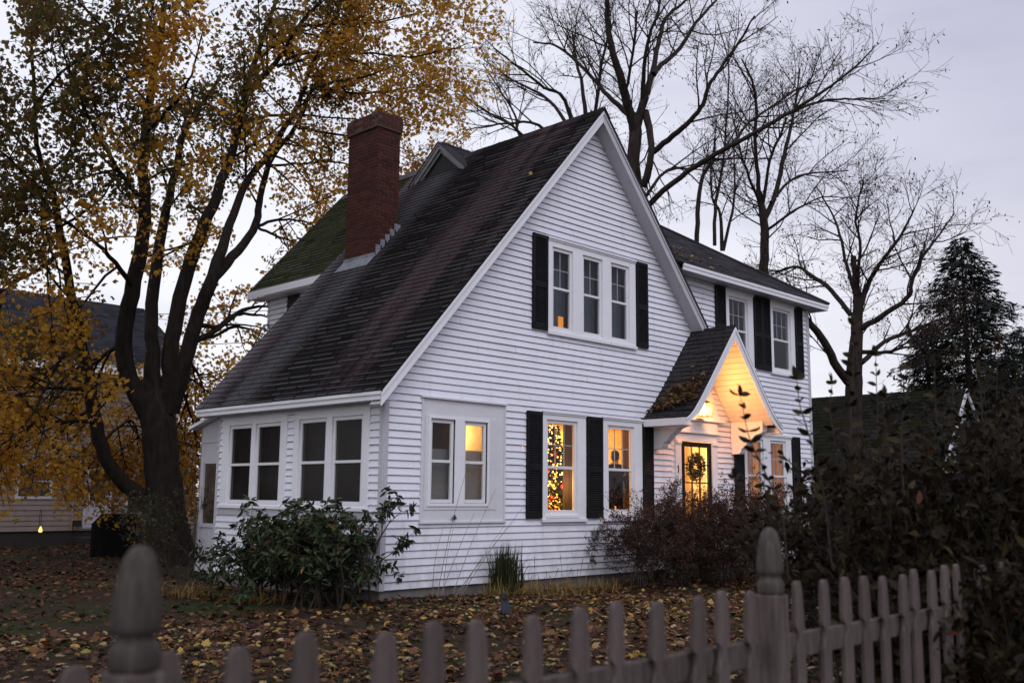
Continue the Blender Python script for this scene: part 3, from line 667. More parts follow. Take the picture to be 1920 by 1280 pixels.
def shutter(u0, u1, z0, z1):
    mb = MB(); t = .055; zm = z0 + (z1 - z0) * .47
    rect_boxes(mb, FR, (u0, u1, z0, z1), [(u0 + t, u1 - t, z0 + .11, zm - .05), (u0 + t, u1 - t, zm + .05, z1 - .07)], .026, .062)
    for a, b_ in ((z0 + .11, zm - .05), (zm + .05, z1 - .07)):
        n = int((b_ - a) / .040)
        for k in range(n):
            z = a + (b_ - a) * (k + .1) / n; h = (b_ - a) / n
            mb.prism([(u0 + t, -.030, z + h * 1.05), (u0 + t, -.058, z), (u0 + t, -.054, z - .006), (u0 + t, -.026, z + h * .95)], (u1 - u0 - 2 * t, 0, 0))
    mb.box(u0 + t, u1 - t, .022, .026, z0 + .11, z1 - .07, FR)
    mb.build('shutter', M['black'], house)
for a in ((3.222, 3.618, 4.637, 6.376), (6.24, 6.612, 4.637, 6.376), (3.10, 3.488, 1.323, 3.173), (4.708, 5.158, 1.323, 3.173), (6.40, 6.735, 1.323, 3.125),
          (9.09, 9.49, 4.64, 6.345), (10.68, 11.035, 4.64, 6.345), (11.05, 11.405, 4.64, 6.345), (12.585, 12.95, 4.64, 6.345), (9.72, 10.10, 1.323, 3.1), (12.235, 12.62, 1.323, 3.16)):
    shutter(*a)
# front door
mb = MB()
rect_boxes(mb, FR, (7.50, 9.03, .62, 3.03), [(7.70, 8.83, .62, 2.86)], 0, .05)
mb.box(7.46, 9.07, .05, .10, 3.03, 3.075, FR); mb.box(7.50, 9.03, 0, .07, 3.03, 3.30, FR); mb.box(7.52, 7.69, .05, .075, 2.80, 2.87, FR); mb.box(8.84, 9.01, .05, .075, 2.80, 2.87, FR)
for u in (7.69, 8.83): mb.box(u - .0, u + .012, -.12, -.002, .62, 2.86, FR)
df = mb.build('door_surround', M['trim'], house, .004)
# bell shaped board over the door that carries the lantern
mb = MB(); xc = 8.27
prof = [(.96, 3.305), (.94, 3.38), (.80, 3.45), (.70, 3.60), (.62, 3.80), (.50, 4.02), (.34, 4.30), (.16, 4.62), (.0, 4.86)]
mb.prism([(xc - x, -.075, z) for x, z in prof] + [(xc + x, -.075, z) for x, z in prof[::-1][1:]], (0, .05, 0)); mb.box(7.28, 9.26, .078, .13, 3.30, 3.35, FR)
mb.build('door_pediment', M['trim'], df, .003)
mb = MB(); rect_boxes(mb, FR, (7.715, 8.815, .66, 2.85), [(7.83, 8.70, .9, 2.75)], -.01, .035)
dr = mb.build('front_door', M['black'], house, .003)
mb = MB()
for k in (1, 2): u = 7.83 + .87 * k / 3; mb.box(u - .013, u + .013, -.01, .02, .9, 2.75, FR)
for k in range(1, 5): z = .9 + 1.85 * k / 5; mb.box(7.83, 8.70, -.012, .018, z - .013, z + .013, FR)
mb.build('muntin', noise_mat('dark door wood', [(.3, (.05, .025, .012)), (.7, (.09, .045, .022))], 8), dr)
mb = MB(); mb.add([FR(7.83, 0, .9), FR(8.70, 0, .9), FR(8.70, 0, 2.75), FR(7.83, 0, 2.75)], [(0, 1, 2, 3)]); mb.build('pane', M['glass'], dr)
mb = MB(); mb.box(7.75, 7.78, .035, .075, 1.68, 1.86, FR); mb.box(7.73, 7.77, .075, .10, 1.73, 1.76, FR); mb.build('handle', M['dark'], dr, .004)
mb = MB(); mb.box(7.567, 7.583, .05, .062, 2.20, 2.36, FR); mb.prism([FR(7.545, .05, 2.31), FR(7.567, .05, 2.345), FR(7.567, .05, 2.36), FR(7.545, .05, 2.325)], (0, -.012, 0)); mb.build('house_number', M['dark'], df)
# gabled door hood
PX, PO = 8.20, 1.08
hp = [(0, 5.215), (.46, 4.665), (.98, 4.04), (1.34, 3.625), (1.56, 3.39), (1.70, 3.285), (1.80, 3.235)]
hood = MB(); dk = MB()
for s in (-1, 1):
    for i in range(len(hp) - 1):
        (xa, za), (xb, zb) = hp[i], hp[i + 1]
        L = math.hypot(xb - xa, zb - za); O = (PX + s * xb, 0 if s > 0 else -PO, zb)
        U = (0, -1, 0) if s > 0 else (0, 1, 0)
        pl = []
        shingles(hood, O, U, (-s * (xb - xa), 0, za - zb), pl, PO, L, .125, .24, seed=20 + i, lip=.013)
        n = Vector((s * (za - zb), 0, xb - xa)).normalized()
        P = [(PX + s * xa, -PO, za), (PX + s * xb, -PO, zb), (PX + s * xb, 0, zb), (PX + s * xa, 0, za)]
        dk.prism([Vector(p) - n * .006 for p in P], n * -.02)
hood.build('porch_roof', M['shingle_porch'], house)
dk.build('porch_roof_deck', M['dark'], house)
# lit board ceiling
mt, nt, b = new_mat('white beadboard'); M['bead'] = mt
b.inputs['Base Color'].default_value = (.66, .65, .62, 1); b.inputs['Roughness'].default_value = .5
pb = MB(); t = .17
for s in (-1, 1):
    cut = [(0.0, 5.215 - .2), (1.50, 3.40 - .16)] if s > 0 else [(0.0, 5.015), (1.50, 3.24)]
    N_ = 17
    for k in range(N_):
        a, c = k / N_, (k + 1) / N_ - .004
        (x0, z0), (x1, z1) = [(cut[0][0] + (cut[1][0] - cut[0][0]) * q, cut[0][1] + (cut[1][1] - cut[0][1]) * q) for q in (a, c)]
        pb.prism([(PX + s * x0, -PO + .06, z0), (PX + s * x1, -PO + .06, z1), (PX + s * x1, -.024, z1), (PX + s * x0, -.024, z0)], (s * .010, 0, .010))
pb.build('porch_ceiling', M['bead'], house)
mb = MB()
for s in (-1, 1):
    for i in range(len(hp) - 1):
        (xa, za), (xb, zb) = hp[i], hp[i + 1]
        for d0, d1, y0, y1 in ((.03, .085, -PO - .015, -PO + .03), (.085, .20, -PO + .005, -PO + .035)):
            e = 1.0 if i < 3 else .8
            mb.prism([(PX + s * xa, y0, za - d0 * (1.5 if i < 4 else 1.1)), (PX + s * xb, y0, zb - d0 * (1.5 if i < 3 else 1.1)), (PX + s * xb, y0, zb - d1 * (1.5 if i < 3 else .9)), (PX + s * xa, y0, za - d1 * (1.5 if i < 4 else .9))], (0, y1 - y0, 0))
    x = PX + s * 1.78; mb.box(x - .012, x + .012, -PO + .03, -.026, 3.075, 3.21); mb.box(min(x, x - s * .25), max(x, x - s * .25), -PO + .04, -.03, 3.068, 3.08)
mb.build('porch_rake_board', M['trim'], house, .003)
# scrolled brackets
bp = [(0, 2.645), (-.20, 2.655), (-.23, 2.69), (-.25, 2.76), (-.33, 2.80), (-.42, 2.90), (-.44, 2.93), (-.50, 2.95), (-.58, 3.03), (-.62, 3.05), (-.66, 3.06), (-.76, 3.09), (-.78, 3.12)]
for x, top in ((6.75, 3.10), (9.62, 3.44)):
    mb = MB(); q = [(x, y - .025, z) for y, z in bp if z < top - .005]
    q += [(x, -.81, top)] + [(x, -.025, top)] if top > 3.2 else [(x, -.81, top), (x, -.025, top)]
    mb.prism(q, (.20, 0, 0)); 
    if top > 3.2: mb.box(x + .205, x + .23, -.72, -.03, 3.10, 3.16); mb.box(x + .205, x + .26, -.75, -.03, 3.16, 3.22)
    mb.build('porch_bracket', M['trim'], house, .004)
mb = MB(); mb.box(7.2, 9.4, -1.25, -.03, .0, .40); mb.box(7.35, 9.25, -.75, -.03, .405, .60); mb.build('door_step', M['concrete'], house, .01)
# lantern
lx, ly, lz = 8.27, -.26, 3.52
mb = MB()
for dx in (-.095, .095):
    for dy in (-.095, .095): mb.beam((lx + dx - .008, ly + dy - .008, lz - .13), (lx + dx * 1.12 - .008, ly + dy * 1.12 - .008, lz + .12), (1, 0, 0), (0, 1, 0), .016, .016)
mb.box(lx - .11, lx + .11, ly - .11, ly + .11, lz - .145, lz - .132); mb.box(lx - .14, lx + .14, ly - .14, ly + .14, lz + .122, lz + .134)
mb.lathe([(.13, .135), (.07, .185), (.03, .20), (.025, .24), (.005, .25)], (lx, ly, lz), 12); mb.tube([(lx, ly, lz + .24), (lx, ly + .08, lz + .30), (lx, -.08, lz + .24)], .011, 6); mb.box(lx - .05, lx + .05, -.09, -.076, lz + .10, lz + .32)
for d in (0,): mb.box(lx - .004, lx + .004, ly - .113, ly - .105, lz - .13, lz + .12); mb.box(lx - .113, lx - .105, ly - .004, ly + .004, lz - .13, lz + .12)
ln = mb.build('porch_lantern', noise_mat('aged brass', [(.3, (.10, .06, .02)), (.7, (.20, .13, .05))], 12, rough=.45, metal=.7), house)
mt, nt, b = new_mat('lit lantern glass'); em = nd(nt, 'ShaderNodeEmission'); em.inputs[0].default_value = (1, .55, .20, 1); em.inputs[1].default_value = 22
nt.links.new(em.outputs[0], nt.nodes['Material Output'].inputs['Surface']); M['lit'] = mt
mb = MB(); mb.lathe([(.03, -.12), (.05, -.08), (.055, -.02), (.04, .05), (.012, .09)], (lx, ly, lz), 12); mb.build('bulb', M['lit'], ln, smooth=True)
mt, nt, b = new_mat('frosted lantern pane'); t = nd(nt, 'ShaderNodeBsdfTranslucent'); t.inputs[0].default_value = (.95, .9, .8, 1); tr = nd(nt, 'ShaderNodeBsdfTransparent')
mx = nd(nt, 'ShaderNodeMixShader'); mx.inputs[0].default_value = .55; nt.links.new(t.outputs[0], mx.inputs[1]); nt.links.new(tr.outputs[0], mx.inputs[2]); nt.links.new(mx.outputs[0], nt.nodes['Material Output'].inputs['Surface'])
mb = MB(); mb.box(lx - .10, lx + .10, ly - .10, ly + .10, lz - .13, lz + .12); mb.build('pane', mt, ln)
lamp('lantern_light', (lx, ly - .16, lz + .02), 108, (1, .365, .09), .07)
# odds and ends on the walls
mb = MB(); mb.box(4.86, 4.98, .02, .09, .95, 1.09, FR); mb.box(4.88, 4.96, .09, .105, .99, 1.06, FR); mb.tube([FR(4.92, .05, .95), FR(4.92, .05, .80)], .012, 6); mb.box(4.98, 5.02, .02, .07, 1.0, 1.10, FR); mb.build('outlet_box', M['greymetal'], house, .004)
mb = MB(); mb.tube([FR(4.83, .0, .56), FR(4.83, .10, .56), FR(4.83, .14, .50)], .025, 8); mb.tube([FR(4.83, .08, .56), FR(4.83, .08, .63)], .012, 6); mb.ball(FR(4.83, .08, .64), .045, 8, 5, (1, 1, .4))
mb.build('hose_spigot', noise_mat('green bronze', [(.3, (.02, .025, .015)), (.7, (.05, .055, .035))], 10), house)
mb = MB(); mb.prism([FR(1.36, .055, 1.33), FR(1.47, .055, 1.33), FR(1.42, .055, 1.40)], (0, -.02, 0)); mb.ball(FR(1.40, .075, 1.345), .03, 8, 5); mb.build('wall_ornament', M['dark'], house)
mb = MB(); mb.lathe([(.02, 0), (.022, .085), (.02, .09)], (4.0, .035, 1.413), 8)
mb2 = MB(); mb2.box(4.10, 4.25, .10, .16, 4.76, 4.96, FR) if False else None
mb = MB(); mb.box(4.075, 4.205, -.115, -.10, 4.70, 4.98, FR)
tag(mb.build('night_light', plain('orange lit card', (.6, .2, .02), emit=(1, .33, .03), es=.55)), 'small glowing orange panel on the sill of the upper gable window', 'light')
# conduit and service wires on the rear block
mb = MB(); mb.tube([ML(7.55, .04, 4.4), ML(7.55, .04, 5.35), ML(7.55, .12, 5.48), ML(7.55, .22, 5.44), ML(7.55, .24, 5.36)], .03, 8); mb.build('service_mast', M['greymetal'], house, smooth=True)
mb = MB()
for k, z in enumerate((5.25, 5.1)): mb.tube([ML(7.6, .24, 5.36), ML(7.75, .45 + .1 * k, z - .5), ML(7.6, .35, z - .85), ML(7.5, .15, z - .9)], .012, 5)
mb.build('service_wire', M['dark'], house)
# enclosed back entry beyond the side wall
mb = MB(); BX = lambda u, n, z: (.06 - n, u, z)
rect_boxes(mb, BX, (4.88, 5.62, .25, 2.92), [(4.98, 5.45, 1.15, 2.25)], -.03, 0); mb.prism([BX(4.88, -.03, 2.92), BX(5.62, -.03, 2.92), BX(4.88, -.03, 3.12)], (-.03, 0, 0)); mb.box(4.94, 5.5, .0, .02, 1.08, 1.15, BX); mb.box(5.45, 5.55, 0, .02, 1.15, 2.3, BX); mb.box(4.90, 4.98, 0, .02, 1.15, 2.3, BX); mb.box(4.90, 5.6, 0, .015, 2.64, 2.66, BX)
mb.box(.06, 2.6, 5.6, 5.63, .25, 2.9); be = mb.build('back_entry', M['trim_old'], house)
mb = MB(); mb.prism([BX(4.86, -.2, 3.13), BX(5.85, -.2, 2.89), BX(5.85, -.2, 2.95), BX(4.86, -.2, 3.18)], (-.36, 0, 0)); mb.build('entry_roof', M['trim'], be)
mb = MB(); mb.add([BX(4.98, -.02, 1.15), BX(5.45, -.02, 1.15), BX(5.45, -.02, 2.25), BX(4.98, -.02, 2.25)], [(0, 1, 2, 3)]); mb.box(4.98, 5.45, -.09, -.07, 1.15, 2.25, BX); mb.build('pane', noise_mat('dim reflecting pane', [(.3, (.02, .016, .012)), (.7, (.07, .05, .03))], 6, rough=.15, spec=.6), be)

# ------------------------------------------------------------------ rooms behind the windows
M['room'] = plain('warm cream plaster', (.62, .50, .32), .8)
M['room2'] = plain('ochre plaster', (.66, .46, .19), .8)
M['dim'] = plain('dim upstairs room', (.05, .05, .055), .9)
M['floor'] = noise_mat('oak floor', [(.3, (.12, .06, .03)), (.7, (.2, .11, .05))], 4, (1, 8, 1))
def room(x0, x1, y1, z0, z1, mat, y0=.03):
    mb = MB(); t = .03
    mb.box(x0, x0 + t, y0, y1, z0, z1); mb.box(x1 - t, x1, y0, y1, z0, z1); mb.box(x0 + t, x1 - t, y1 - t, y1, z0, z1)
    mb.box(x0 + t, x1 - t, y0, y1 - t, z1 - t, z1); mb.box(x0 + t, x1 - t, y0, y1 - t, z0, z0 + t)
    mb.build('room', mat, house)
room(.22, 2.95, 3.2, .78, 3.08, M['room']); room(3.0, 7.15, 4.6, .78, 3.08, M['room2']); room(7.2, 9.4, 3.2, .62, 3.08, M['room']); room(9.45, 13.1, 4.2, .78, 3.16, M['room2'])
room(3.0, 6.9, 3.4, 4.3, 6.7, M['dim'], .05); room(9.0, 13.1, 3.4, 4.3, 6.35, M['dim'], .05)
mb = MB(); mb.box(.25, 2.9, .45, .50, .8, 3.05)      # partition that keeps the side windows dark
mb = MB(); mb.box(1.36, 1.92, .55, .9, 1.9, 3.0); mb.box(1.5, 1.95, .6, 1.0, .82, 1.7); mb.build('wall_cabinet', noise_mat('brown cabinet', [(.3, (.05, .025, .012)), (.7, (.10, .05, .025))], 5, (1, 1, .2)), house)
lamp('kitchen_lamp', (2.55, 1.5, 2.8), 38, (1, .62, .25), .15)
lamp('living_lamp', (6.0, 3.0, 2.55), 360, (1, .60, .20), .2)
lamp('hall_lamp', (7.75, .9, 2.65), 280, (1, .58, .22), .12)
lamp('dining_lamp', (12.2, 2.6, 2.4), 60, (1, .55, .18), .2)
# drapes and door casings seen inside
mb = MB(); wavy(mb, FR, 4.40, 4.78, -.28, .9, 3.05, .03, 4); mb.build('drape', cloth('brown drape', (.16, .10, .06), .25), w2)
mb = MB(); wavy(mb, FR, 6.20, 6.42, -.30, .9, 3.05, .03, 3); mb.build('drape', cloth('brown drape', (.22, .13, .06), .3), w3)
mb = MB(); wavy(mb, FR, 10.3, 11.05, -.30, .9, 3.1, .03, 5); wavy(mb, FR, 11.3, 12.08, -.30, .9, 3.1, .03, 5); mb.build('drape', M['drape'], dw)
mb = MB()
for x in (6.9, 7.02): mb.box(x - .06, x, 3.0, 3.06, .8, 2.8)
mb.box(5.9, 6.0, 4.50, 4.56, .8, 2.75); mb.box(6.75, 6.85, 4.50, 4.56, .8, 2.75); mb.box(5.9, 6.85, 4.50, 4.56, 2.75, 2.86); mb.box(8.75, 8.9, .9, 1.0, .66, 2.9); mb.box(8.3, 8.36, 1.2, 2.4, .66, 2.8)
mb.build('inner_casing', noise_mat('varnished trim', [(.3, (.25, .12, .04)), (.7, (.36, .18, .06))], 6, (1, 1, .2)), house)
# ------------------------------------------------------------------ things in and on the house
def cluster_dirs(n, rng): 
    d = rng.normal(size=(n, 3)); return d / np.linalg.norm(d, axis=1, keepdims=True)
M['needle'] = island_mat('green fir needles', [(0, (.018, .035, .012)), (1, (.05, .075, .022))], .6, .2)
# Christmas tree
rng = np.random.RandomState(3)
CT = (4.70, 1.0, .82); ct = empty('christmas_tree', CT); tag(ct, 'Christmas tree covered in warm lights and red baubles inside the first-floor window', 'Christmas tree')
n = 2600; h = rng.uniform(0, 1, n) ** .8; a = rng.uniform(0, 2 * PI, n); R_ = (1 - h * .80) * .70 * rng.uniform(.55, 1, n)
P = np.stack([R_ * np.cos(a), R_ * np.sin(a), .25 + h * 2.0], 1)
D = np.stack([np.cos(a), np.sin(a), np.full(n, -.25)], 1) + rng.normal(0, .4, (n, 3))
leaves('needle_sprays', LANCE, P, rand_frames(n, rng, 1, D), rng.uniform(.12, .22, n), M['needle'], ct)
mb = MB(); mb.tube([(0, 0, 0), (0, 0, 2.2)], [.05, .015], 8); mb.lathe([(.2, 0), (.22, .03), (.08, .12)], (0, 0, .0), 12); mb.build('trunk', M['bark2'], ct)
mt, nt, b = new_mat('fairy light'); em = nd(nt, 'ShaderNodeEmission'); em.inputs[0].default_value = (1, .42, .085, 1); em.inputs[1].default_value = 13; nt.links.new(em.outputs[0], nt.nodes['Material Output'].inputs['Surface']); M['fairy'] = mt
mb = MB()
for k in range(620):
    h = rng.uniform(0, 1) ** .8; a = rng.uniform(0, 2 * PI); r = (1 - h * .72) * .72; mb.ball((r * math.cos(a), r * math.sin(a), .25 + h * 2.0), rng.uniform(.008, .014), 6, 4)
mb.build('string_lights', M['fairy'], ct); lamp('tree_glow', (4.45, .32, 1.9), 34, (1, .6, .2), .25)
orn = plain('red bauble', (.45, .03, .02), .25, .6)
for k in range(12):
    h = rng.uniform(0, .95); a = rng.uniform(PI, 2 * PI); r = (1 - h * .72) * .72; mb = MB(); mb.ball((r * math.cos(a), r * math.sin(a), .25 + h * 2.0), .05, 10, 7); mb.lathe([(.012, .045), (.012, .065)], (r * math.cos(a), r * math.sin(a), .25 + h * 2.0), 6); mb.build('bauble', orn, ct, smooth=True)
# person standing inside, seen from the side and behind
M['skin'] = plain('skin', (.42, .22, .13), .5); M['hair'] = noise_mat('dark short hair', [(.3, (.008, .006, .005)), (.7, (.03, .02, .015))], 40, rough=.6)
M['coat'] = noise_mat('dark jacket cloth', [(.3, (.005, .005, .006)), (.7, (.011, .011, .013))], 20, rough=.9, spec=.1)
def skinned(name, pts, edges, mat, parent, sub=2, root=0):
    me = bpy.data.meshes.new(name); me.from_pydata([p[0] for p in pts], edges, []); me.materials.append(mat)
    o = bpy.data.objects.new(name, me); COL.objects.link(o)
    if parent: o.parent = parent
    o.modifiers.new('skin', 'SKIN'); s = o.modifiers.new('sub', 'SUBSURF'); s.levels = sub; s.render_levels = sub
    if not me.skin_vertices: 
        bpy.context.view_layer.objects.active = o; bpy.ops.mesh.customdata_skin_add()
    for i, p in enumerate(pts):
        r = p[1]; me.skin_vertices[0].data[i].radius = (r, r) if not hasattr(r, '__len__') else r
    me.skin_vertices[0].data[root].use_root = True
    me.shade_smooth(); return o
pe = empty('person', (6.20, .50, .82), math.radians(22)); tag(pe, 'person in a dark jacket standing inside the window left of the front door', 'person')
# x forward, y left, heights for a 1.80 m figure
B = [((0, 0, .95), (.13, .16)), ((.0, 0, 1.12), (.12, .15)), ((.01, 0, 1.30), (.13, .18)), ((.0, 0, 1.45), (.10, .16)), ((.015, 0, 1.53), .058), ((.035, 0, 1.60), .062), ((.045, 0, 1.68), (.095, .078)), ((.035, 0, 1.745), (.082, .070)),
     ((.0, .10, .88), .09), ((.02, .11, .50), .062), ((-.01, .11, .10), .042), ((.13, .12, .035), .035), ((.0, -.10, .88), .09), ((.02, -.11, .50), .062), ((-.01, -.11, .10), .042), ((.13, -.12, .035), .035),
     ((-.01, .19, 1.42), .065), ((-.03, .235, 1.14), .046), ((.14, .20, .98), .036), ((.20, .18, .94), .030), ((-.01, -.19, 1.42), .065), ((-.03, -.235, 1.14), .046), ((.14, -.20, .98), .036), ((.20, -.18, .94), .030),
     ((.135, 0, 1.665), .016), ((.118, 0, 1.61), .022)]
E_ = [(0, 1), (1, 2), (2, 3), (3, 4), (4, 5), (5, 6), (6, 7), (0, 8), (8, 9), (9, 10), (10, 11), (0, 12), (12, 13), (13, 14), (14, 15), (3, 16), (16, 17), (17, 18), (18, 19), (3, 20), (20, 21), (21, 22), (22, 23), (6, 24), (5, 25)]
for sy in (1, -1):
    base = 19 if sy > 0 else 23; hx, hy, hz = B[base][0]
    for q, (dy, L) in enumerate(((-.022, .07), (-.008, .082), (.006, .078), (.02, .062))):
        i = len(B); B += [((hx + .03, hy + dy, hz - .005), .009), ((hx + .03 + L * .6, hy + dy, hz - .02), .008), ((hx + .03 + L * .8, hy + dy, hz - .05), .007)]; E_ += [(base, i), (i, i + 1), (i + 1, i + 2)]
    i = len(B); B += [((hx + .0, hy - sy * .035, hz - .01), .011), ((hx + .045, hy - sy * .05, hz - .025), .009)]; E_ += [(base, i), (i, i + 1)]
skinned('body', B, E_, M['skin'], pe)
J = [((0, 0, .82), (.16, .20)), ((0, 0, 1.0), (.15, .19)), ((.0, 0, 1.15), (.145, .18)), ((.01, 0, 1.32), (.155, .21)), ((.0, 0, 1.46), (.115, .18)), ((.0, 0, 1.535), (.075, .078)),
     ((-.01, .20, 1.43), .085), ((-.03, .245, 1.14), .065), ((.10, .215, 1.0), .05), ((-.01, -.20, 1.43), .085), ((-.03, -.245, 1.14), .065), ((.10, -.215, 1.0), .05)]
skinned('jacket', J, [(0, 1), (1, 2), (2, 3), (3, 4), (4, 5), (4, 6), (6, 7), (7, 8), (4, 9), (9, 10), (10, 11)], M['coat'], pe)
T = [((0, 0, .93), (.135, .165)), ((.0, .10, .84), .10), ((.02, .11, .50), .078), ((-.01, .11, .08), .06), ((.0, -.10, .84), .10), ((.02, -.11, .50), .078), ((-.01, -.11, .08), .06)]
skinned('trousers', T, [(0, 1), (1, 2), (2, 3), (0, 4), (4, 5), (5, 6)], M['coat'], pe)
mb = MB(); mb.ball((.018, 0, 1.725), .098, 14, 10, (1.05, .86, .78)); mb.ball((-.03, 0, 1.66), .075, 12, 8, (.8, 1.0, 1.1)); mb.build('hair', M['hair'], pe, smooth=True)
mb = MB(); mb.ball((.03, .080, 1.655), .026, 8, 6, (.7, .4, 1.2)); mb.ball((.03, -.080, 1.655), .026, 8, 6, (.7, .4, 1.2)); mb.build('ear', M['skin'], pe, smooth=True)
# wreath on the door
wr = empty('wreath', (8.10, -.09, 2.33)); tag(wr, 'round evergreen wreath hanging on the glazed front door', 'wreath')
rng = np.random.RandomState(5); n = 900; a = rng.uniform(0, 2 * PI, n); th = rng.uniform(0, 2 * PI, n); rr = .20 + .055 * np.cos(th)
P = np.stack([rr * np.cos(a), .045 * np.sin(th) - .02, rr * np.sin(a)], 1); D = np.stack([np.cos(a) * np.cos(th), np.sin(th) * .7 - .3, np.sin(a) * np.cos(th)], 1) + rng.normal(0, .5, (n, 3))
leaves('greenery', LANCE, P, rand_frames(n, rng, 0, D), rng.uniform(.05, .095, n), island_mat('wreath sprigs', [(0, (.02, .025, .012)), (.6, (.06, .06, .03)), (1, (.14, .12, .07))], .6, .25), wr)
mb = MB(); q = [(.2 * math.cos(t), -.02, .2 * math.sin(t)) for t in np.linspace(0, 2 * PI, 25)]; mb.tube(q, .03, 8, False); mb.build('ring', M['stem'], wr)

# ------------------------------------------------------------------ picket fence along the street
FY = -10.03
fence = empty('picket_fence', (-7.3, FY, .12)); tag(fence, 'weathered grey wooden picket fence with bullet topped posts along the front yard', 'fence')
def picket_mesh():
    half = [(.0375, 0), (.0375, .985), (.032, 1.00), (.017, 1.03), (.0145, 1.048), (.018, 1.064), (.035, 1.075), (.038, 1.09), (.0375, 1.12), (.033, 1.175), (.029, 1.215), (.023, 1.24), (.015, 1.252)]
    mb = MB(); pts = [(x, 0, z) for x, z in half] + [(-x, 0, z) for x, z in half[::-1]]
    mb.prism(pts, (0, .020, 0)); return mb
pk = [-9.79, -9.60, -9.41, -9.22, -9.03, -8.84, -8.66, -8.448, -8.293, -8.114, -7.92, -7.736, -7.554, -7.358, -7.173, -6.988, -6.795, -6.6, -6.414, -6.221, -5.849, -5.654, -5.468, -5.285, -5.111, -4.945, -4.788, -4.617]
x = -4.43
while x < 2.4:
    if all(abs(x - p) > .09 for p in (-1.12, 1.36)): pk.append(x)
    x += .187
p0 = picket_mesh().build('picket', M['fence'], fence, bevel=.003)
rg = random.Random(9)
for i, x in enumerate(pk):
    p = p0 if i == 0 else p0.copy()
    if i: COL.objects.link(p); p.parent = fence
    p.location = (x + 7.3, -.0, rg.uniform(-.012, .012)); p.rotation_euler = (rg.uniform(-.012, .012), rg.uniform(-.022, .022), rg.uniform(-.08, .08))
mp_ = MB(); mp_.box(-.048, .048, -.048, .048, 0, 1.235)
post0 = mp_.build('post', M['fence'], fence, bevel=.008)
mp_ = MB(); mp_.lathe([(.047, 1.235), (.050, 1.243), (.0505, 1.272), (.046, 1.284), (.039, 1.290), (.038, 1.304), (.046, 1.310), (.0495, 1.320), (.050, 1.340), (.048, 1.370), (.043, 1.405), (.037, 1.437), (.029, 1.462), (.018, 1.476), (.007, 1.481)], (0, 0, 0), 24)
fin0 = mp_.build('finial', M['finial'], post0, smooth=True)
for i, x in enumerate((-8.55, -6.07, -1.12, 1.36)):
    if i == 0: p, f = post0, fin0
    else:
        p = post0.copy(); COL.objects.link(p); p.parent = fence; f = fin0.copy(); COL.objects.link(f); f.parent = p
    p.location = (x + 7.3 + .018, .022, -.014)
for a, b_ in ((-11, -8.615), (-8.485, -6.135), (-6.005, -3.60), (-3.598, -1.185), (-1.055, 1.295), (1.425, 2.5)):
    for z in (.22, .97):
        mb = MB(); mb.box(a + 7.3, b_ + 7.3, .022, .062, z, z + .09); mb.build('rail', M['fence'], fence, .004)
        if z > .9 and a > -9 and a < -8: pass

# ------------------------------------------------------------------ neighbour's house on the left
M['tan'] = noise_mat('tan painted siding', [(.3, (.20, .155, .135)), (.7, (.26, .205, .18))], 3, rough=.7)
nb = empty('tan_house', (2.5, 19.5, .12)); tag(nb, "tan clapboard neighbour's house behind the yellow maple with a white back door", 'house')
NW = lambda u, n, z: (u, -n, z)                # local, wall at y = 0
nr_ = [(1.28, 2.02, .50, 2.28), (-.75, .15, 1.45, 2.35), (2.62, 3.4, .95, 2.0), (3.35, 4.1, 3.3, 4.6), (-2.2, -1.4, 3.3, 4.6)]
mb = MB(); clapboards(mb, NW, .42, 5.3, lambda z: (-6.5, 4.2 if z > 3.5 else 4.95), nr_, .155, .02); mb.build('siding', M['tan'], nb)
mb = MB(); mb.box(-6.5, 4.9, .03, .2, -.2, .42); mb.box(1.0, 2.4, -.9, .02, -.1, .22); mb.build('foundation', plain('dark stone base', (.03, .027, .025), .95), nb)
mb = MB(); mb.box(-6.5, 4.2, .03, .06, .42, 5.3); mb.box(4.2, 4.95, .03, .06, .42, 3.6); mb.box(4.17, 4.2, .06, 8, .42, 5.3); mb.build('inner_wall', M['dim'], nb)
mb = MB(); mb.box(-6.8, 4.4, -.42, .05, 5.30, 5.34); mb.box(-6.8, 4.4, -.45, -.42, 5.28, 5.66); mb.build('cornice', plain('white painted cornice', (.78, .78, .82), .5), nb)
mb = MB(); shingles(mb, (-6.9, -.5, 5.66), (1, 0, 0), (0, 1, .62), [], 11.4, 5.0, .17, .34, 31, .014); 
mb.build('roof', shingle_mat('slate blue shingles', [(0, (.020, .020, .025)), (1, (.040, .040, .050))], (.045, .045, .055), .4), nb)
mb = MB(); mb.prism([(-6.9, -.5, 5.64), (4.5, -.5, 5.64), (4.5, 3.75, 8.27), (-6.9, 3.75, 8.27)], (0, 0, -.03)); mb.prism([(4.2, 0, 5.3), (4.2, 8, 5.3), (4.2, 3.9, 8.2)], (-.03, 0, 0)); mb.build('gable_end', M['tan'], nb)
for (u0, u1, z0, z1) in nr_[1:]:
    mb = MB(); rect_boxes(mb, NW, (u0 - .08, u1 + .08, z0 - .08, z1 + .08), [(u0, u1, z0, z1)], 0, .04); mb.box(u0, u1, -.01, .01, (z0 + z1) / 2 - .02, (z0 + z1) / 2 + .02, NW); wv = mb.build('window', M['trim_old'], nb)
    mb = MB(); mb.box(u0, u1, -.03, -.012, z0, z1, NW); mb.build('pane', M['glass'], wv)
mb = MB(); rect_boxes(mb, NW, (1.22, 2.08, .48, 2.34), [(1.30, 2.0, .5, 2.26)], 0, .05); rect_boxes(mb, NW, (1.31, 1.99, .51, 2.25), [(1.40, 1.90, 1.32, 2.17)], -.02, .02)
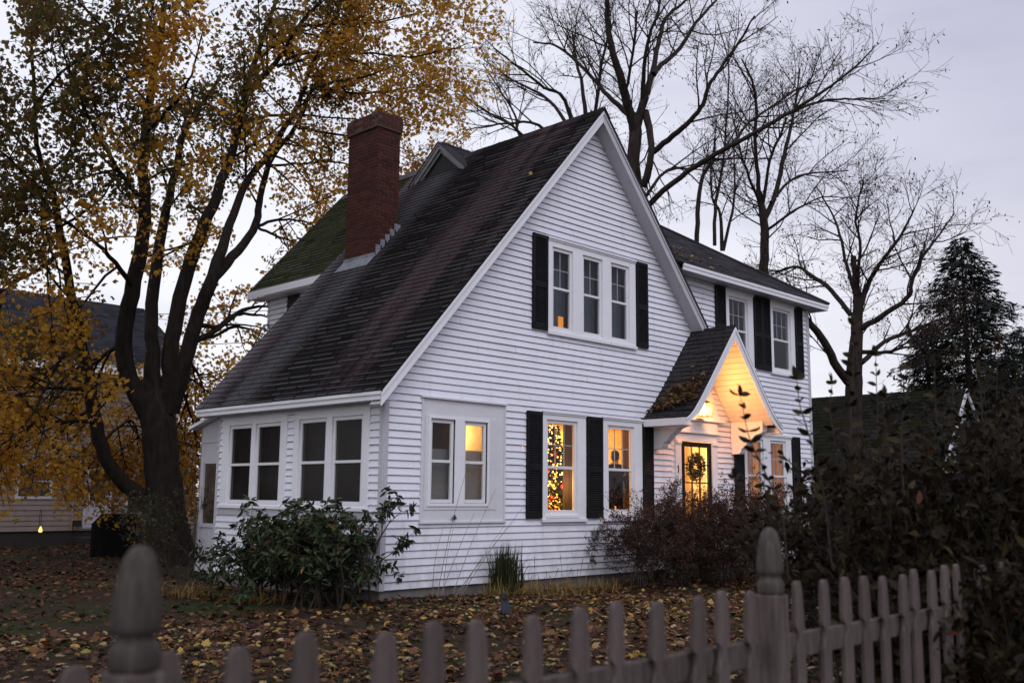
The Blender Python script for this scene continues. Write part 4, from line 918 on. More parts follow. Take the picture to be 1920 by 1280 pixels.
mb.box(1.38, 1.92, .02, .035, 1.22, 1.27, NW); mb.box(1.38, 1.92, .02, .035, .62, .67, NW); mb.box(1.38, 1.43, .02, .035, .67, 1.22, NW); mb.box(1.87, 1.92, .02, .035, .67, 1.22, NW)
for s in (1, -1): mb.beam(NW(1.43, .021, .67 if s > 0 else 1.19), NW(1.87, .021, 1.18 if s > 0 else .68), (0, -1, 0), (0, 0, 1), .012, .05)
dd = mb.build('door', M['trim_old'], nb)
mb = MB(); mb.box(1.40, 1.90, -.035, -.02, 1.32, 2.17, NW); mb.build('pane', M['glass'], dd); mb = MB(); mb.box(1.92, 1.96, .02, .06, 1.30, 1.45, NW); mb.build('handle', M['dark'], dd)
mb = MB(); mb.tube([NW(.88, .06, .42), NW(.88, .06, 5.3)], .03, 6); mb.build('downspout', M['tan'], nb)
mb = MB(); mb.box(.92, 1.12, .03, .2, .55, .72, NW); mb.box(2.12, 2.28, .03, .14, 1.0, 1.2, NW); mb.tube([NW(2.3, .08, 1.0), NW(2.45, .15, .98), NW(2.47, .15, .7)], .015, 5); mb.build('meter_box', M['dark'], nb)
# covered grill
gr = empty('covered_grill', (1.96, 13.1, .12), math.radians(-42)); tag(gr, 'barbecue grill under a black fitted cover standing by the big maple', 'grill')
mb = MB(); o = [(-.62, -.32), (.62, -.32), (.62, .32), (-.62, .32)]
lv = [(0, .98), (.75, 1.0), (.80, .99), (1.0, .72), (1.05, .66)]; vs = []
rgg = random.Random(2)
for z, s in lv:
    N_ = 40
    for k in range(N_):
        a = 2 * PI * k / N_; c, s2 = math.cos(a), math.sin(a); e = .35
        xx = math.copysign(abs(c) ** e, c) * .60 * (s if z > .8 else 1) + rgg.uniform(-.008, .008); yy = math.copysign(abs(s2) ** e, s2) * .31 * (.5 + .5 * s) + (.018 * math.sin(k * 1.9) if z < .5 else 0); vs.append((xx, yy, z + rgg.uniform(-.006, .006) * (z > 0)))
mb.add(vs, [(i * 40 + k, i * 40 + (k + 1) % 40, (i + 1) * 40 + (k + 1) % 40, (i + 1) * 40 + k) for i in range(4) for k in range(40)] + [tuple(160 + k for k in range(40))])
mb.build('cover', plain('black vinyl cover', (.0035, .0035, .004), .75, .12), gr, smooth=False, bevel=.01)
mb = MB()
for sx in (-.5, .5): mb.tube([(sx, -.2, .0), (sx, -.2, .6)], .02, 6); mb.tube([(sx, .2, .0), (sx, .2, .6)], .02, 6)
mb.build('legs', M['dark'], gr) if False else None
# lit garden lantern hanging from a crook
hl = empty('hanging_lantern', (1.07, 15.77, .12)); tag(hl, 'tiny glowing yellow garden lantern hanging from a thin shepherd hook', 'lantern')
mb = MB(); mb.tube([(.0, .12, 0), (.0, .12, 1.0), (0, .06, 1.12), (0, 0, 1.05), (0, 0, .68)], .009, 6); mb.build('hook', M['dark'], hl)
mb = MB(); mb.lathe([(.012, .52), (.045, .535), (.052, .58), (.02, .66), (.008, .68)], (0, 0, 0), 10); mb.build('globe', plain('lit yellow globe', (.5, .4, .1), emit=(1, .70, .16), es=1.6), hl, smooth=True)

# ------------------------------------------------------------------ neighbours on the right
nb2 = empty('white_cottage', (26, 4, .12)); tag(nb2, 'white cottage with a mossy dark shingle roof half hidden behind the tall shrub', 'house')
def cottage(p, xr, zr, y0, y1, slope, half, wallmat, roofmat, parent):
    mb = MB(); ze = zr - slope * half; L = half * math.sqrt(1 + slope * slope)
    shingles(mb, (xr - half, y0 - .3, ze), (0, 1, 0), (1, 0, slope), [], y1 - y0 + .6, L, .18, .36, 41, .016)
    shingles(mb, (xr + half, y1 + .3, ze), (0, -1, 0), (-1, 0, slope), [], y1 - y0 + .6, L, .18, .36, 42, .016)
    mb.build('roof', roofmat, parent)
    mb = MB(); mp = lambda u, n, z: (xr + u, y0 - n, z)
    clapboards(mb, mp, .1, zr - .1, lambda z: (-min(half - .3, (zr - z - .1) / slope), min(half - .3, (zr - z - .1) / slope)), [], .14, .02); mb.build('gable_wall', wallmat, parent)
    mb = MB(); mb.box(xr - half + .3, xr - half + .33, y0, y1, .1, ze + .3); mb.box(xr + half - .33, xr + half - .3, y0, y1, .1, ze + .3); mb.box(xr - half + .3, xr + half - .3, y1 - .03, y1, .1, ze); mb.build('side_wall', wallmat, parent)
    mb = MB()
    for s in (-1, 1): mb.beam((xr, y0 - .34, zr - .03), (xr + s * half, y0 - .34, ze - .03), (0, 1, 0), (0, 0, -1), .05, .2)
    mb.build('rake_board', M['trim'], parent)
cottage(None, 0, 5.42, -2.85, 9.5, 1.15, 3.2, M['siding'], shingle_mat('mossy dark roof', [(0, (.016, .015, .013)), (1, (.032, .03, .027))], (.02, .022, .013), .8, moss=(.6, .46, .62, (.022, .026, .012))), nb2)
mb = MB(); mb.box(-.5, .5, -2.9, -2.86, .9, 2.2); mb.build('window', M['dark'], nb2)
nb3 = empty('brown_house', (39, 2, .12)); tag(nb3, 'dark brown roofed house beyond the conifers with a pale grey porch roof', 'house')
mb = MB(); shingles(mb, (-3.6, -12, 4.6), (0, 1, 0), (1, 0, .75), [], 15.4, 4.2, .2, .4, 51, .016); mb.build('roof', shingle_mat('brown roof', [(0, (.028, .022, .020)), (1, (.05, .04, .036))], (.04, .034, .03), .4), nb3)
mb = MB(); mb.box(-3.2, 3.0, -11.7, 3.2, -.1, 4.7); mb.prism([(-3.2, 3.2, 4.7), (3, 3.2, 4.7), (-.2, 3.2, 7.3)], (0, -.1, 0)); mb.build('wall', M['tan'], nb3)
mb = MB(); shingles(mb, (-6.0, -12, 3.9), (0, 1, 0), (1, 0, .45), [], 13.5, 2.7, .2, .4, 52, .016); mb.build('porch_roof', M['shingle_grey'], nb3)
mb = MB(); mb.box(-6.05, -6.0, -12, 1.5, 3.62, 3.88); mb.build('porch_fascia', M['trim_old'], nb3)
for y in (-9, -5, -1): mb = MB(); mb.lathe([(.08, -.1), (.08, 3.6)], (-5.9, y, 0), 10); mb.build('porch_post', M['trim_old'], nb3)
# overhead wires
for k, (pa, pb_, lab) in enumerate((((0, 557, 30), (500, 582, 24.4), 'upper thin utility wire running to the service mast on the house'), ((0, 618, 29), (500, 640, 24.6), 'lower thin utility wire crossing behind the maple trunks'))):
    a, b_ = at(*pa), at(*pb_); a = a + (a - b_) * 1.5; q = [a.lerp(b_, t) + Vector((0, 0, -.5 * 4 * t * (1 - t))) for t in np.linspace(0, 1, 30)]
    mb = MB(); mb.tube(q, .009, 5); tag(mb.build('utility_wire', M['dark']), lab, 'wire')
# ------------------------------------------------------------------ trees
def rot_dir(d, ang, rng):
    a = rng.normal(size=3); a -= d * a.dot(d); a /= np.linalg.norm(a) + 1e-9
    v = d * math.cos(ang) + a * math.sin(ang); return v / np.linalg.norm(v)
class Tree:
    def __init__(self, seed, minr=.005):
        self.t = Tubes(); self.rng = np.random.RandomState(seed); self.tips = []; self.minr = minr
    def grow(self, p, d, L, r, lvl, P):
        rng = self.rng; n = max(4, int(L / P['seg'])) ; n = min(n, 9)
        pts = [np.array(p, float)]; d = np.array(d, float)
        for i in range(n):
            d = d + rng.normal(0, P['wander'], 3); d[2] += P['up'][min(lvl, len(P['up']) - 1)]; d /= np.linalg.norm(d)
            pts.append(pts[-1] + d * L / n)
        pts = np.array(pts); rr = np.linspace(r, max(self.minr, r * .4), n + 1)
        self.t.add(pts, rr, 6 if r > .03 else (4 if r > .012 else 3))
        if lvl >= P['levels'] - 1: self.tips.append(pts); return
        self.children(pts, rr, lvl, P, L)
    def children(self, pts, rr, lvl, P, L, t0=.22):
        rng = self.rng; k = P['n'][lvl]; k = max(1, int(k * rng.uniform(.8, 1.25)))
        for q in range(k):
            t = t0 + (1 - t0) * (q + rng.uniform(0, 1)) / k; t = min(t, .985) * (len(pts) - 1); i = int(t); f = t - i
            p = pts[i] * (1 - f) + pts[min(i + 1, len(pts) - 1)] * f; dd = pts[min(i + 1, len(pts) - 1)] - pts[i]; dd = dd / (np.linalg.norm(dd) + 1e-9)
            ang = math.radians(rng.uniform(*P['ang']))
            Lc = P['len'][lvl] * rng.uniform(.6, 1.2) * (1.1 - .5 * t / (len(pts) - 1)); rc = max(self.minr, min(rr[i] * .6, P['rad'][lvl]))
            self.grow(p, rot_dir(dd, ang, rng), Lc, rc, lvl + 1, P)
    def limb(self, trace, P, w=1.0, kids=True, t0=.22, pull=0):
        """trace rows: photo x, y, width in photo pixels, distance"""
        q = np.array([[*at(u, v, d), px * w * d / FPX / 2] for u, v, px, d in trace]); s = smooth_line(q, 4)
        s[1:-1, :3] += self.rng.normal(0, .012, (len(s) - 2, 3))
        s[:, 3] = np.maximum(s[:, 3], self.minr)
        self.t.add(s[:, :3], s[:, 3], 12 if s[0, 3] > .1 else 8)
        if kids: self.children(s[:, :3], s[:, 3], 0, P, 0, t0)
        return s
# ---- the yellow maple
mbase = at(318, 1062, 22.5); mbase.z = .08
maple = empty('maple_tree', mbase); tag(maple, 'big yellow leaved maple with several dark trunks beside the house', 'tree')
mt_ = Tree(21, .006)
MP = dict(seg=.35, wander=.13, up=(.10, .03, -.05), levels=3, n=(13, 8), len=(2.2, 1.0), rad=(.032, .012), ang=(32, 75))
MPR = dict(MP, n=(9, 6))
MP2 = dict(MP, n=(10, 8), up=(-.02, -.05, -.09))
D0 = 22.5
def L_(tr, w=.74, P=MP, **k): return mt_.limb(tr, P, w, **k)
L_([(326, 1075, 104, D0), (318, 1030, 84, D0), (312, 960, 70, D0), (305, 880, 64, D0), (300, 820, 64, D0), (294, 770, 60, D0), (288, 735, 44, D0 + .1), (280, 690, 22, D0 + .1), (276, 660, 5, D0 + .1)], kids=False, w=1)
L_([(305, 975, 52, D0), (262, 930, 40, D0), (215, 885, 36, D0 - .3), (186, 820, 34, D0 - .6), (168, 720, 32, D0 - 1), (150, 630, 27, D0 - 1.4), (132, 540, 23, D0 - 1.8), (115, 440, 20, D0 - 2.2), (98, 360, 17, D0 - 2.6), (72, 290, 13, D0 - 3), (65, 200, 11, D0 - 3.4), (60, 90, 8, D0 - 3.8), (66, -40, 5, D0 - 4)], P=MP, t0=.45)
L_([(292, 790, 58, D0), (258, 740, 50, D0 - .2), (234, 680, 44, D0 - .4), (236, 600, 42, D0 - .6), (258, 500, 38, D0 - .8), (272, 400, 33, D0 - 1), (268, 310, 28, D0 - 1.2), (274, 230, 24, D0 - 1.4), (290, 130, 20, D0 - 1.6), (305, 30, 14, D0 - 1.8), (320, -80, 9, D0 - 2)], t0=.4)
L_([(300, 800, 34, D0), (290, 720, 34, D0), (284, 600, 33, D0 + .2), (296, 480, 28, D0 + .5), (312, 390, 23, D0 + .9), (330, 320, 19, D0 + 1.2), (345, 250, 15, D0 + 1.5), (372, 205, 12, D0 + 1.8), (410, 150, 8, D0 + 2)], t0=.35)
L_([(300, 800, 58, D0), (318, 720, 44, D0 + .1), (322, 640, 40, D0 + .2), (345, 530, 36, D0 + .4), (376, 440, 32, D0 + .6), (404, 372, 27, D0 + .7), (428, 305, 24, D0 + .8), (447, 240, 20, D0 + .9), (468, 150, 17, D0 + 1), (490, 80, 13, D0 + 1.1), (522, -10, 9, D0 + 1.2), (540, -90, 6, D0 + 1.3)], t0=.4)
L_([(470, 172, 15, D0 + 1), (506, 130, 14, D0 + .8), (540, 84, 11, D0 + .6), (564, 44, 9, D0 + .4), (600, 2, 7, D0 + .2), (640, -60, 5, D0)], t0=.1)
L_([(318, 770, 50, D0), (345, 680, 40, D0 - .2), (372, 590, 36, D0 - .3), (400, 515, 33, D0 - .4), (432, 420, 23, D0 + .5), (461, 345, 19, D0 + 1), (506, 284, 17, D0 + 1.3), (542, 226, 14, D0 + 1.5), (563, 186, 12, D0 + 1.7), (577, 142, 10, D0 + 1.8), (598, 90, 8, D0 + 1.8), (640, 0, 6, D0 + 1.8), (665, -70, 4, D0 + 1.8)], t0=.4)
L_([(400, 520, 30, D0 - .3), (446, 470, 24, D0 + .8), (480, 420, 20, D0 + 1.6), (488, 366, 17, D0 + 2), (512, 292, 14, D0 + 2.5), (552, 242, 12, D0 + 2.8), (585, 170, 10, D0 + 3), (628, 88, 8, D0 + 3), (648, 30, 6, D0 + 3), (660, -40, 4, D0 + 3)], t0=.25)
for tr in ([(468, 228, 9, D0 + .8), (500, 219, 8, D0 + 1), (555, 215, 7, D0 + 1.6), (605, 219, 5, D0 + 2.2), (690, 226, 4, D0 + 3), (760, 235, 2, D0 + 3.5)],
           [(520, 126, 9, D0 + .6), (562, 102, 8, D0 + .8), (628, 98, 7, D0 + 1), (700, 100, 6, D0 + 1), (768, 107, 5, D0 + .8), (845, 92, 4, D0 + .5), (885, 80, 2, D0 + .4)],
           [(590, 163, 7, D0), (645, 150, 6, D0 + .5), (702, 140, 5, D0 + 1), (742, 124, 3, D0 + 1.3), (790, 150, 2, D0 + 1.5)],
           [(508, 310, 8, D0 + 2.4), (562, 307, 6, D0 + 2.6), (627, 303, 5, D0 + 3), (690, 320, 3, D0 + 3.4), (735, 330, 2, D0 + 3.8)],
           [(560, 240, 9, D0 + 2.7), (620, 250, 7, D0 + 3), (690, 262, 5, D0 + 3.4), (760, 280, 3, D0 + 3.8), (790, 300, 2, D0 + 4)],
           [(600, 165, 9, D0 + 2), (670, 175, 7, D0 + 2.4), (740, 170, 5, D0 + 2.8), (800, 160, 3, D0 + 3), (850, 150, 2, D0 + 3)],
           [(560, 50, 8, D0 + .5), (640, 45, 7, D0 + .8), (720, 40, 5, D0 + 1), (800, 20, 3, D0 + 1.2)],
           [(640, 20, 7, D0 + 2), (700, -10, 6, D0 + 2), (780, -30, 4, D0 + 2), (840, -40, 2, D0 + 2)],
           [(481, 424, 9, D0 + 1.6), (522, 412, 7, D0 + 1.9), (562, 414, 5, D0 + 2.2), (590, 424, 3, D0 + 2.4)],
           [(482, 425, 8, D0 + 1.6), (515, 440, 7, D0 + 2), (550, 455, 4, D0 + 2.2), (565, 470, 2, D0 + 2.4)]):
    L_(tr, t0=.25, P=MPR)
for tr in ([(360, 640, 16, D0 - .2), (395, 625, 14, D0 + .2), (430, 600, 12, D0 + .5), (465, 577, 9, D0 + .8), (510, 574, 5, D0 + 1)],
           [(368, 610, 13, D0 - .2), (405, 612, 11, D0 + .3), (440, 590, 9, D0 + .6), (475, 590, 7, D0 + .8), (508, 594, 4, D0 + 1)],
           [(362, 640, 10, D0 - .2), (400, 630, 9, D0 + .3), (440, 612, 8, D0 + .8), (470, 618, 5, D0 + 1), (500, 640, 3, D0 + 1.2)]):
    L_(tr, t0=.25, P=dict(MPR, n=(3, 3), len=(1.3, .7)))
# long low limbs sweeping out over the lawn on the street side, and the leafy skirt at the left
for tr in ([(160, 730, 14, D0 - 1), (120, 728, 10, D0 - 1.6), (75, 728, 8, D0 - 2.2), (20, 745, 6, D0 - 2.8), (-60, 760, 4, D0 - 3.4)],
           [(150, 650, 12, D0 - 1.2), (110, 680, 9, D0 - 2), (80, 740, 7, D0 - 2.6), (50, 790, 5, D0 - 3.2), (10, 830, 4, D0 - 3.6)],
           [(180, 790, 11, D0 - .8), (120, 790, 8, D0 - 1.6), (70, 790, 6, D0 - 2.2), (35, 830, 5, D0 - 2.8), (20, 860, 3, D0 - 3)],
           [(186, 760, 9, D0 - .8), (150, 780, 7, D0 + .8), (95, 830, 6, D0 + 1.2), (125, 850, 4, D0 + 1.6), (150, 880, 3, D0 + 1.8)],
           [(240, 640, 14, D0 - .5), (195, 665, 11, D0 + .5), (172, 680, 9, D0 + 1.5), (120, 640, 6, D0 + 2.4), (60, 660, 4, D0 + 3)],
           [(235, 700, 12, D0 - .3), (190, 745, 8, D0 + .8), (110, 720, 6, D0 + 1.4), (40, 690, 4, D0 + 2)],
           [(250, 540, 15, D0 - .7), (205, 480, 11, D0 - 2), (160, 440, 9, D0 - 3), (90, 400, 6, D0 - 4.2), (20, 395, 4, D0 - 5)],
           [(270, 380, 14, D0 - 1), (230, 330, 11, D0 - 2.2), (180, 250, 8, D0 - 3.4), (140, 160, 6, D0 - 4.4), (110, 60, 4, D0 - 5)],
           [(272, 250, 12, D0 - 1.4), (330, 190, 9, D0 - 2.6), (360, 140, 6, D0 - 3.6), (380, 60, 4, D0 - 4.4)],
           [(100, 370, 12, D0 - 2.6), (60, 340, 9, D0 - 3.4), (20, 300, 7, D0 - 4.2), (-40, 250, 5, D0 - 5)],
           [(120, 470, 12, D0 - 2.1), (80, 500, 9, D0 - 3), (40, 520, 7, D0 - 3.8), (-20, 560, 5, D0 - 4.6)],
           [(300, 740, 9, D0), (310, 800, 6, D0 + 1.4), (340, 850, 5, D0 + 2.2), (350, 900, 3, D0 + 2.6)],
           [(345, 660, 9, D0), (370, 700, 7, D0 + 1.6), (385, 740, 5, D0 + 2.2), (392, 790, 3, D0 + 2.5)],
           [(335, 690, 9, D0), (352, 720, 7, D0 + 2), (345, 790, 5, D0 + 3), (350, 850, 3, D0 + 3.4)],
           [(330, 700, 10, D0), (352, 760, 7, D0 + 1.5), (365, 810, 5, D0 + 2), (372, 860, 3, D0 + 2.4)],
           [(190, 830, 9, D0 - .5), (225, 800, 7, D0 + .9), (250, 790, 6, D0 + 1.7), (262, 850, 4, D0 + 2.2)],
           [(295, 150, 12, D0 - 1.6), (240, 90, 9, D0 - 2.6), (180, 40, 7, D0 - 3.6), (120, -30, 5, D0 - 4.4)],
           [(65, 200, 9, D0 - 3.4), (110, 140, 7, D0 - 4), (160, 110, 5, D0 - 4.6), (220, 60, 4, D0 - 5)]):
    L_(tr, P=MP2, t0=.12)
mt_.t.build('trunk', M['bark'], maple, mbase)
rng = np.random.RandomState(77)
pos = []
for t in mt_.tips:
    m_ = rng.randint(16, 34) if t[-1][2] > 4.6 else rng.randint(12, 26)
    pos.append(t[rng.randint(1, len(t), m_)] + rng.normal(0, .13, (m_, 3)) - np.array([0, 0, .05]))
pos = np.concatenate(pos)
camv = np.array(CAM)
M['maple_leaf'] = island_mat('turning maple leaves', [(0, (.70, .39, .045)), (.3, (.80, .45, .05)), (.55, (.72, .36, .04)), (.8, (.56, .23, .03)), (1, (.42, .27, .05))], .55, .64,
                             patch=([(0, (.07, .075, .018)), (.5, (.14, .10, .022)), (1, (.20, .09, .02))], .35, .55, .66, (-.058 * FLATR.x, -.058 * FLATR.y, .045), -.27), noise=.2, back=.6)  # upper-left leaves greener, with the shade of the thick crown painted in
D = rng.normal(0, 1, (len(pos), 3)); D[:, 2] -= .7
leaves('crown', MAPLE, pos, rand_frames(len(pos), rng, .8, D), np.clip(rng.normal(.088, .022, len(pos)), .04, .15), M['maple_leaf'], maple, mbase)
print('maple leaves', len(pos), 'twigs', len(mt_.tips))

# ---- bare trees behind the house
BP = dict(seg=.5, wander=.12, up=(.05, .04, .02, .0), levels=4, n=(8, 5, 5), len=(2.6, 1.5, .8), rad=(.032, .013, .0068), ang=(22, 58))
def bare(label, seed, base, traces, P=BP, minr=.0052, leafy=0, leafmat=None, w=.74, t0=.25):
    T = Tree(seed, minr); b_ = at(*base); b_.z = .05
    e = empty('bare_tree', b_); tag(e, label, 'tree', 'bare trees behind the houses')
    T.limb([(base[0], base[1], traces[0][0][2] * 1.25, base[2])] + [traces[0][0]], P, w, kids=False)
    for i, tr in enumerate(traces): T.limb(tr, P, w, t0=t0 if i else .35)
    T.t.build('trunk', M['bark2'], e, b_)
    if leafy:
        rng = T.rng; k = int(len(T.tips) * leafy * 4); idx = rng.choice(len(T.tips), k); ps = np.array([T.tips[i][rng.randint(1, len(T.tips[i]))] for i in idx]) + rng.normal(0, .08, (k, 3))
        D = rng.normal(0, .5, (k, 3)); D[:, 2] -= 1
        leaves('crown', OVAL, ps, rand_frames(k, rng, 0, D), rng.uniform(.055, .12, k), leafmat, e, b_)
    print(label[:20], len(T.tips))
    return e
M['dry'] = island_mat('dry brown leaves', [(0, (.06, .022, .015)), (.6, (.11, .045, .025)), (1, (.16, .08, .04))], .7, .35)
d = 34
bare('tall bare tree with a thick forked trunk rising behind the gable peak', 31, (1205, 1010, d),
     [[(1205, 560, 40, d), (1200, 440, 38, d), (1192, 360, 36, d), (1188, 300, 34, d), (1192, 235, 34, d), (1196, 215, 26, d)],
      [(1190, 250, 26, d), (1178, 200, 24, d - .5), (1164, 150, 22, d - 1), (1150, 100, 18, d - 1.4), (1140, 50, 16, d - 1.6), (1138, 0, 13, d - 1.8), (1136, -80, 10, d - 2)],
      [(1178, 215, 15, d), (1140, 180, 12, d + .6), (1115, 150, 10, d + 1.2), (1075, 110, 8, d + 1.8), (1040, 85, 6, d + 2.2), (1000, 80, 4, d + 2.6)],
      [(1196, 225, 22, d), (1208, 185, 20, d), (1218, 160, 18, d), (1228, 110, 14, d + .4), (1240, 60, 12, d + .8), (1252, 30, 9, d + 1), (1300, -10, 6, d + 1.3)],
      [(1205, 190, 14, d), (1207, 130, 11, d - .6), (1217, 70, 9, d - 1), (1235, 20, 7, d - 1.2), (1245, -50, 5, d - 1.4)],
      [(1225, 140, 16, d), (1240, 122, 13, d + .5), (1275, 90, 11, d + 1), (1300, 50, 9, d + 1.4), (1330, 15, 7, d + 1.7), (1370, -30, 4, d + 2)],
      [(1210, 210, 20, d), (1222, 270, 18, d - .6), (1216, 320, 20, d - .6), (1206, 350, 20, d - .3)],
      [(1225, 285, 16, d - .6), (1262, 255, 15, d - 1.2), (1295, 225, 13, d - 1.8), (1318, 195, 12, d - 2.2), (1330, 160, 10, d - 2.5), (1350, 130, 9, d - 2.7), (1385, 80, 7, d - 3), (1415, 30, 4, d - 3.3)],
      [(1202, 400, 16, d), (1230, 370, 15, d - .5), (1290, 320, 14, d - 1.3), (1340, 290, 13, d - 2), (1380, 268, 12, d - 2.5), (1440, 235, 11, d - 3), (1500, 200, 9, d - 3.5), (1560, 160, 7, d - 4), (1610, 120, 5, d - 4.3), (1640, 85, 3, d - 4.6)],
      [(1480, 212, 8, d - 3.3), (1540, 190, 7, d - 3), (1600, 185, 5, d - 2.8), (1660, 185, 3, d - 2.6)],
      [(1372, 272, 8, d - 2.4), (1400, 235, 7, d - 1.8), (1440, 205, 6, d - 1.4), (1490, 170, 5, d - 1), (1540, 150, 3, d - .6)],
      [(1200, 385, 9, d), (1250, 320, 8, d + .8), (1300, 316, 6, d + 1.4), (1330, 300, 4, d + 1.8)],
      [(1170, 180, 10, d - .8), (1182, 130, 8, d - 1.4), (1190, 70, 7, d - 2), (1196, 20, 5, d - 2.4)]], leafy=.25, leafmat=M['dry'])
d = 40
bare('broad bare tree with long arching boughs rising behind the roof ridge left of the peak', 32, (1095, 990, d),
     [[(1095, 500, 22, d), (1092, 380, 20, d), (1096, 300, 16, d), (1100, 215, 12, d)],
      [(1098, 215, 12, d), (1090, 150, 9, d + .5), (1082, 120, 8, d + .8), (1072, 60, 5, d + 1)],
      [(1096, 330, 13, d), (1060, 190, 10, d - 1), (1020, 165, 8, d - 1.8), (970, 125, 6, d - 2.4), (925, 90, 4, d - 3)],
      [(1080, 260, 11, d), (1040, 200, 9, d + 1), (1010, 175, 7, d + 1.6), (960, 150, 5, d + 2), (905, 110, 3, d + 2.4)],
      [(1070, 300, 11, d), (1010, 235, 8, d - 1), (950, 232, 6, d - 1.8), (895, 240, 4, d - 2.4), (860, 244, 2, d - 3)],
      [(1060, 330, 10, d), (985, 258, 8, d), (950, 228, 7, d), (905, 205, 5, d + .6), (860, 170, 3, d + 1)],
      [(1020, 300, 8, d), (975, 255, 7, d + 1), (965, 215, 6, d + 1.4), (935, 165, 4, d + 1.8), (905, 120, 3, d + 2)],
      [(1110, 250, 10, d), (1122, 170, 9, d - .5), (1130, 110, 7, d - 1), (1150, 40, 4, d - 1.4)]], dict(BP, len=(2.7, 1.5, .8)), leafy=.18, leafmat=M['dry'])
d = 37
bare('slim bare tree with two upright forks behind the right roof hip', 33, (1432, 1000, d),
     [[(1432, 560, 26, d), (1432, 500, 24, d), (1434, 440, 22, d), (1430, 400, 20, d), (1424, 360, 14, d)],
      [(1428, 400, 14, d), (1420, 330, 11, d), (1416, 260, 9, d - .3), (1418, 200, 8, d - .5), (1410, 150, 6, d - .8), (1390, 110, 4, d - 1)],
      [(1434, 410, 15, d), (1455, 360, 13, d + .4), (1470, 290, 11, d + .8), (1485, 230, 8, d + 1), (1492, 190, 6, d + 1.2), (1500, 130, 4, d + 1.4)],
      [(1430, 385, 10, d), (1444, 300, 8, d - .8), (1460, 260, 7, d - 1.2), (1475, 220, 5, d - 1.4)],
      [(1425, 380, 9, d), (1400, 320, 7, d - 1), (1385, 270, 5, d - 1.4), (1370, 200, 3, d - 1.8)],
      [(1445, 380, 9, d), (1480, 340, 7, d + 1), (1520, 325, 5, d + 1.6), (1590, 320, 3, d + 2)],
      [(1440, 430, 8, d), (1490, 395, 6, d - 1), (1540, 370, 4, d - 1.6), (1590, 372, 2, d - 2)]], dict(BP, len=(2.6, 1.4, .8)), leafy=.22, leafmat=M['dry'])
d = 42
bare('thin bare tree with a single dark stem just right of the gable slope', 34, (1305, 1000, d),
     [[(1306, 480, 13, d), (1308, 400, 12, d), (1318, 330, 10, d), (1338, 300, 8, d), (1340, 260, 5, d)],
      [(1340, 460, 10, d), (1342, 380, 9, d), (1352, 330, 7, d), (1362, 230, 5, d), (1366, 120, 4, d), (1345, 40, 3, d)],
      [(1354, 470, 11, d), (1350, 400, 8, d), (1335, 370, 6, d), (1332, 300, 4, d)],
      [(1356, 470, 9, d), (1372, 400, 7, d), (1378, 340, 5, d), (1375, 260, 3, d)]], dict(BP, n=(9, 5, 4), len=(2.3, 1.3, .75)), leafy=.2, leafmat=M['dry'])
d = 33
bare('spreading bare tree with bent boughs between the house and the conifers', 35, (1602, 990, d),
     [[(1600, 760, 44, d), (1602, 700, 40, d), (1605, 640, 32, d), (1608, 590, 26, d), (1606, 540, 20, d), (1600, 480, 13, d)],
      [(1604, 600, 16, d), (1625, 540, 13, d), (1640, 510, 11, d - .4), (1660, 480, 9, d - .8), (1690, 440, 7, d - 1.2), (1715, 390, 4, d - 1.6)],
      [(1606, 620, 17, d), (1650, 595, 14, d - .6), (1700, 560, 12, d - 1.2), (1710, 530, 10, d - 1.5), (1725, 490, 8, d - 1.8), (1760, 440, 5, d - 2), (1790, 400, 3, d - 2.4)],
      [(1595, 590, 14, d), (1560, 545, 12, d + .5), (1520, 515, 10, d + 1), (1490, 500, 7, d + 1.5), (1455, 510, 4, d + 2)],
      [(1596, 720, 24, d), (1570, 690, 22, d - .5), (1545, 640, 20, d - 1), (1518, 605, 17, d - 1.5), (1480, 560, 10, d - 2), (1440, 530, 5, d - 2.4)],
      [(1606, 560, 12, d), (1588, 500, 9, d + .8), (1575, 440, 7, d + 1.2), (1560, 400, 5, d + 1.6), (1530, 350, 3, d + 2)],
      [(1606, 550, 10, d), (1612, 470, 8, d - .8), (1605, 400, 6, d - 1.2), (1620, 340, 3, d - 1.6)],
      [(1615, 680, 14, d), (1660, 640, 11, d + .8), (1710, 620, 8, d + 1.2), (1760, 600, 5, d + 1.6)],
      [(1612, 660, 12, d), (1660, 660, 9, d - 1), (1700, 650, 6, d - 1.5), (1750, 655, 3, d - 2)]], dict(BP, len=(1.9, 1.2, .7)), leafy=.3, leafmat=M['dry'])

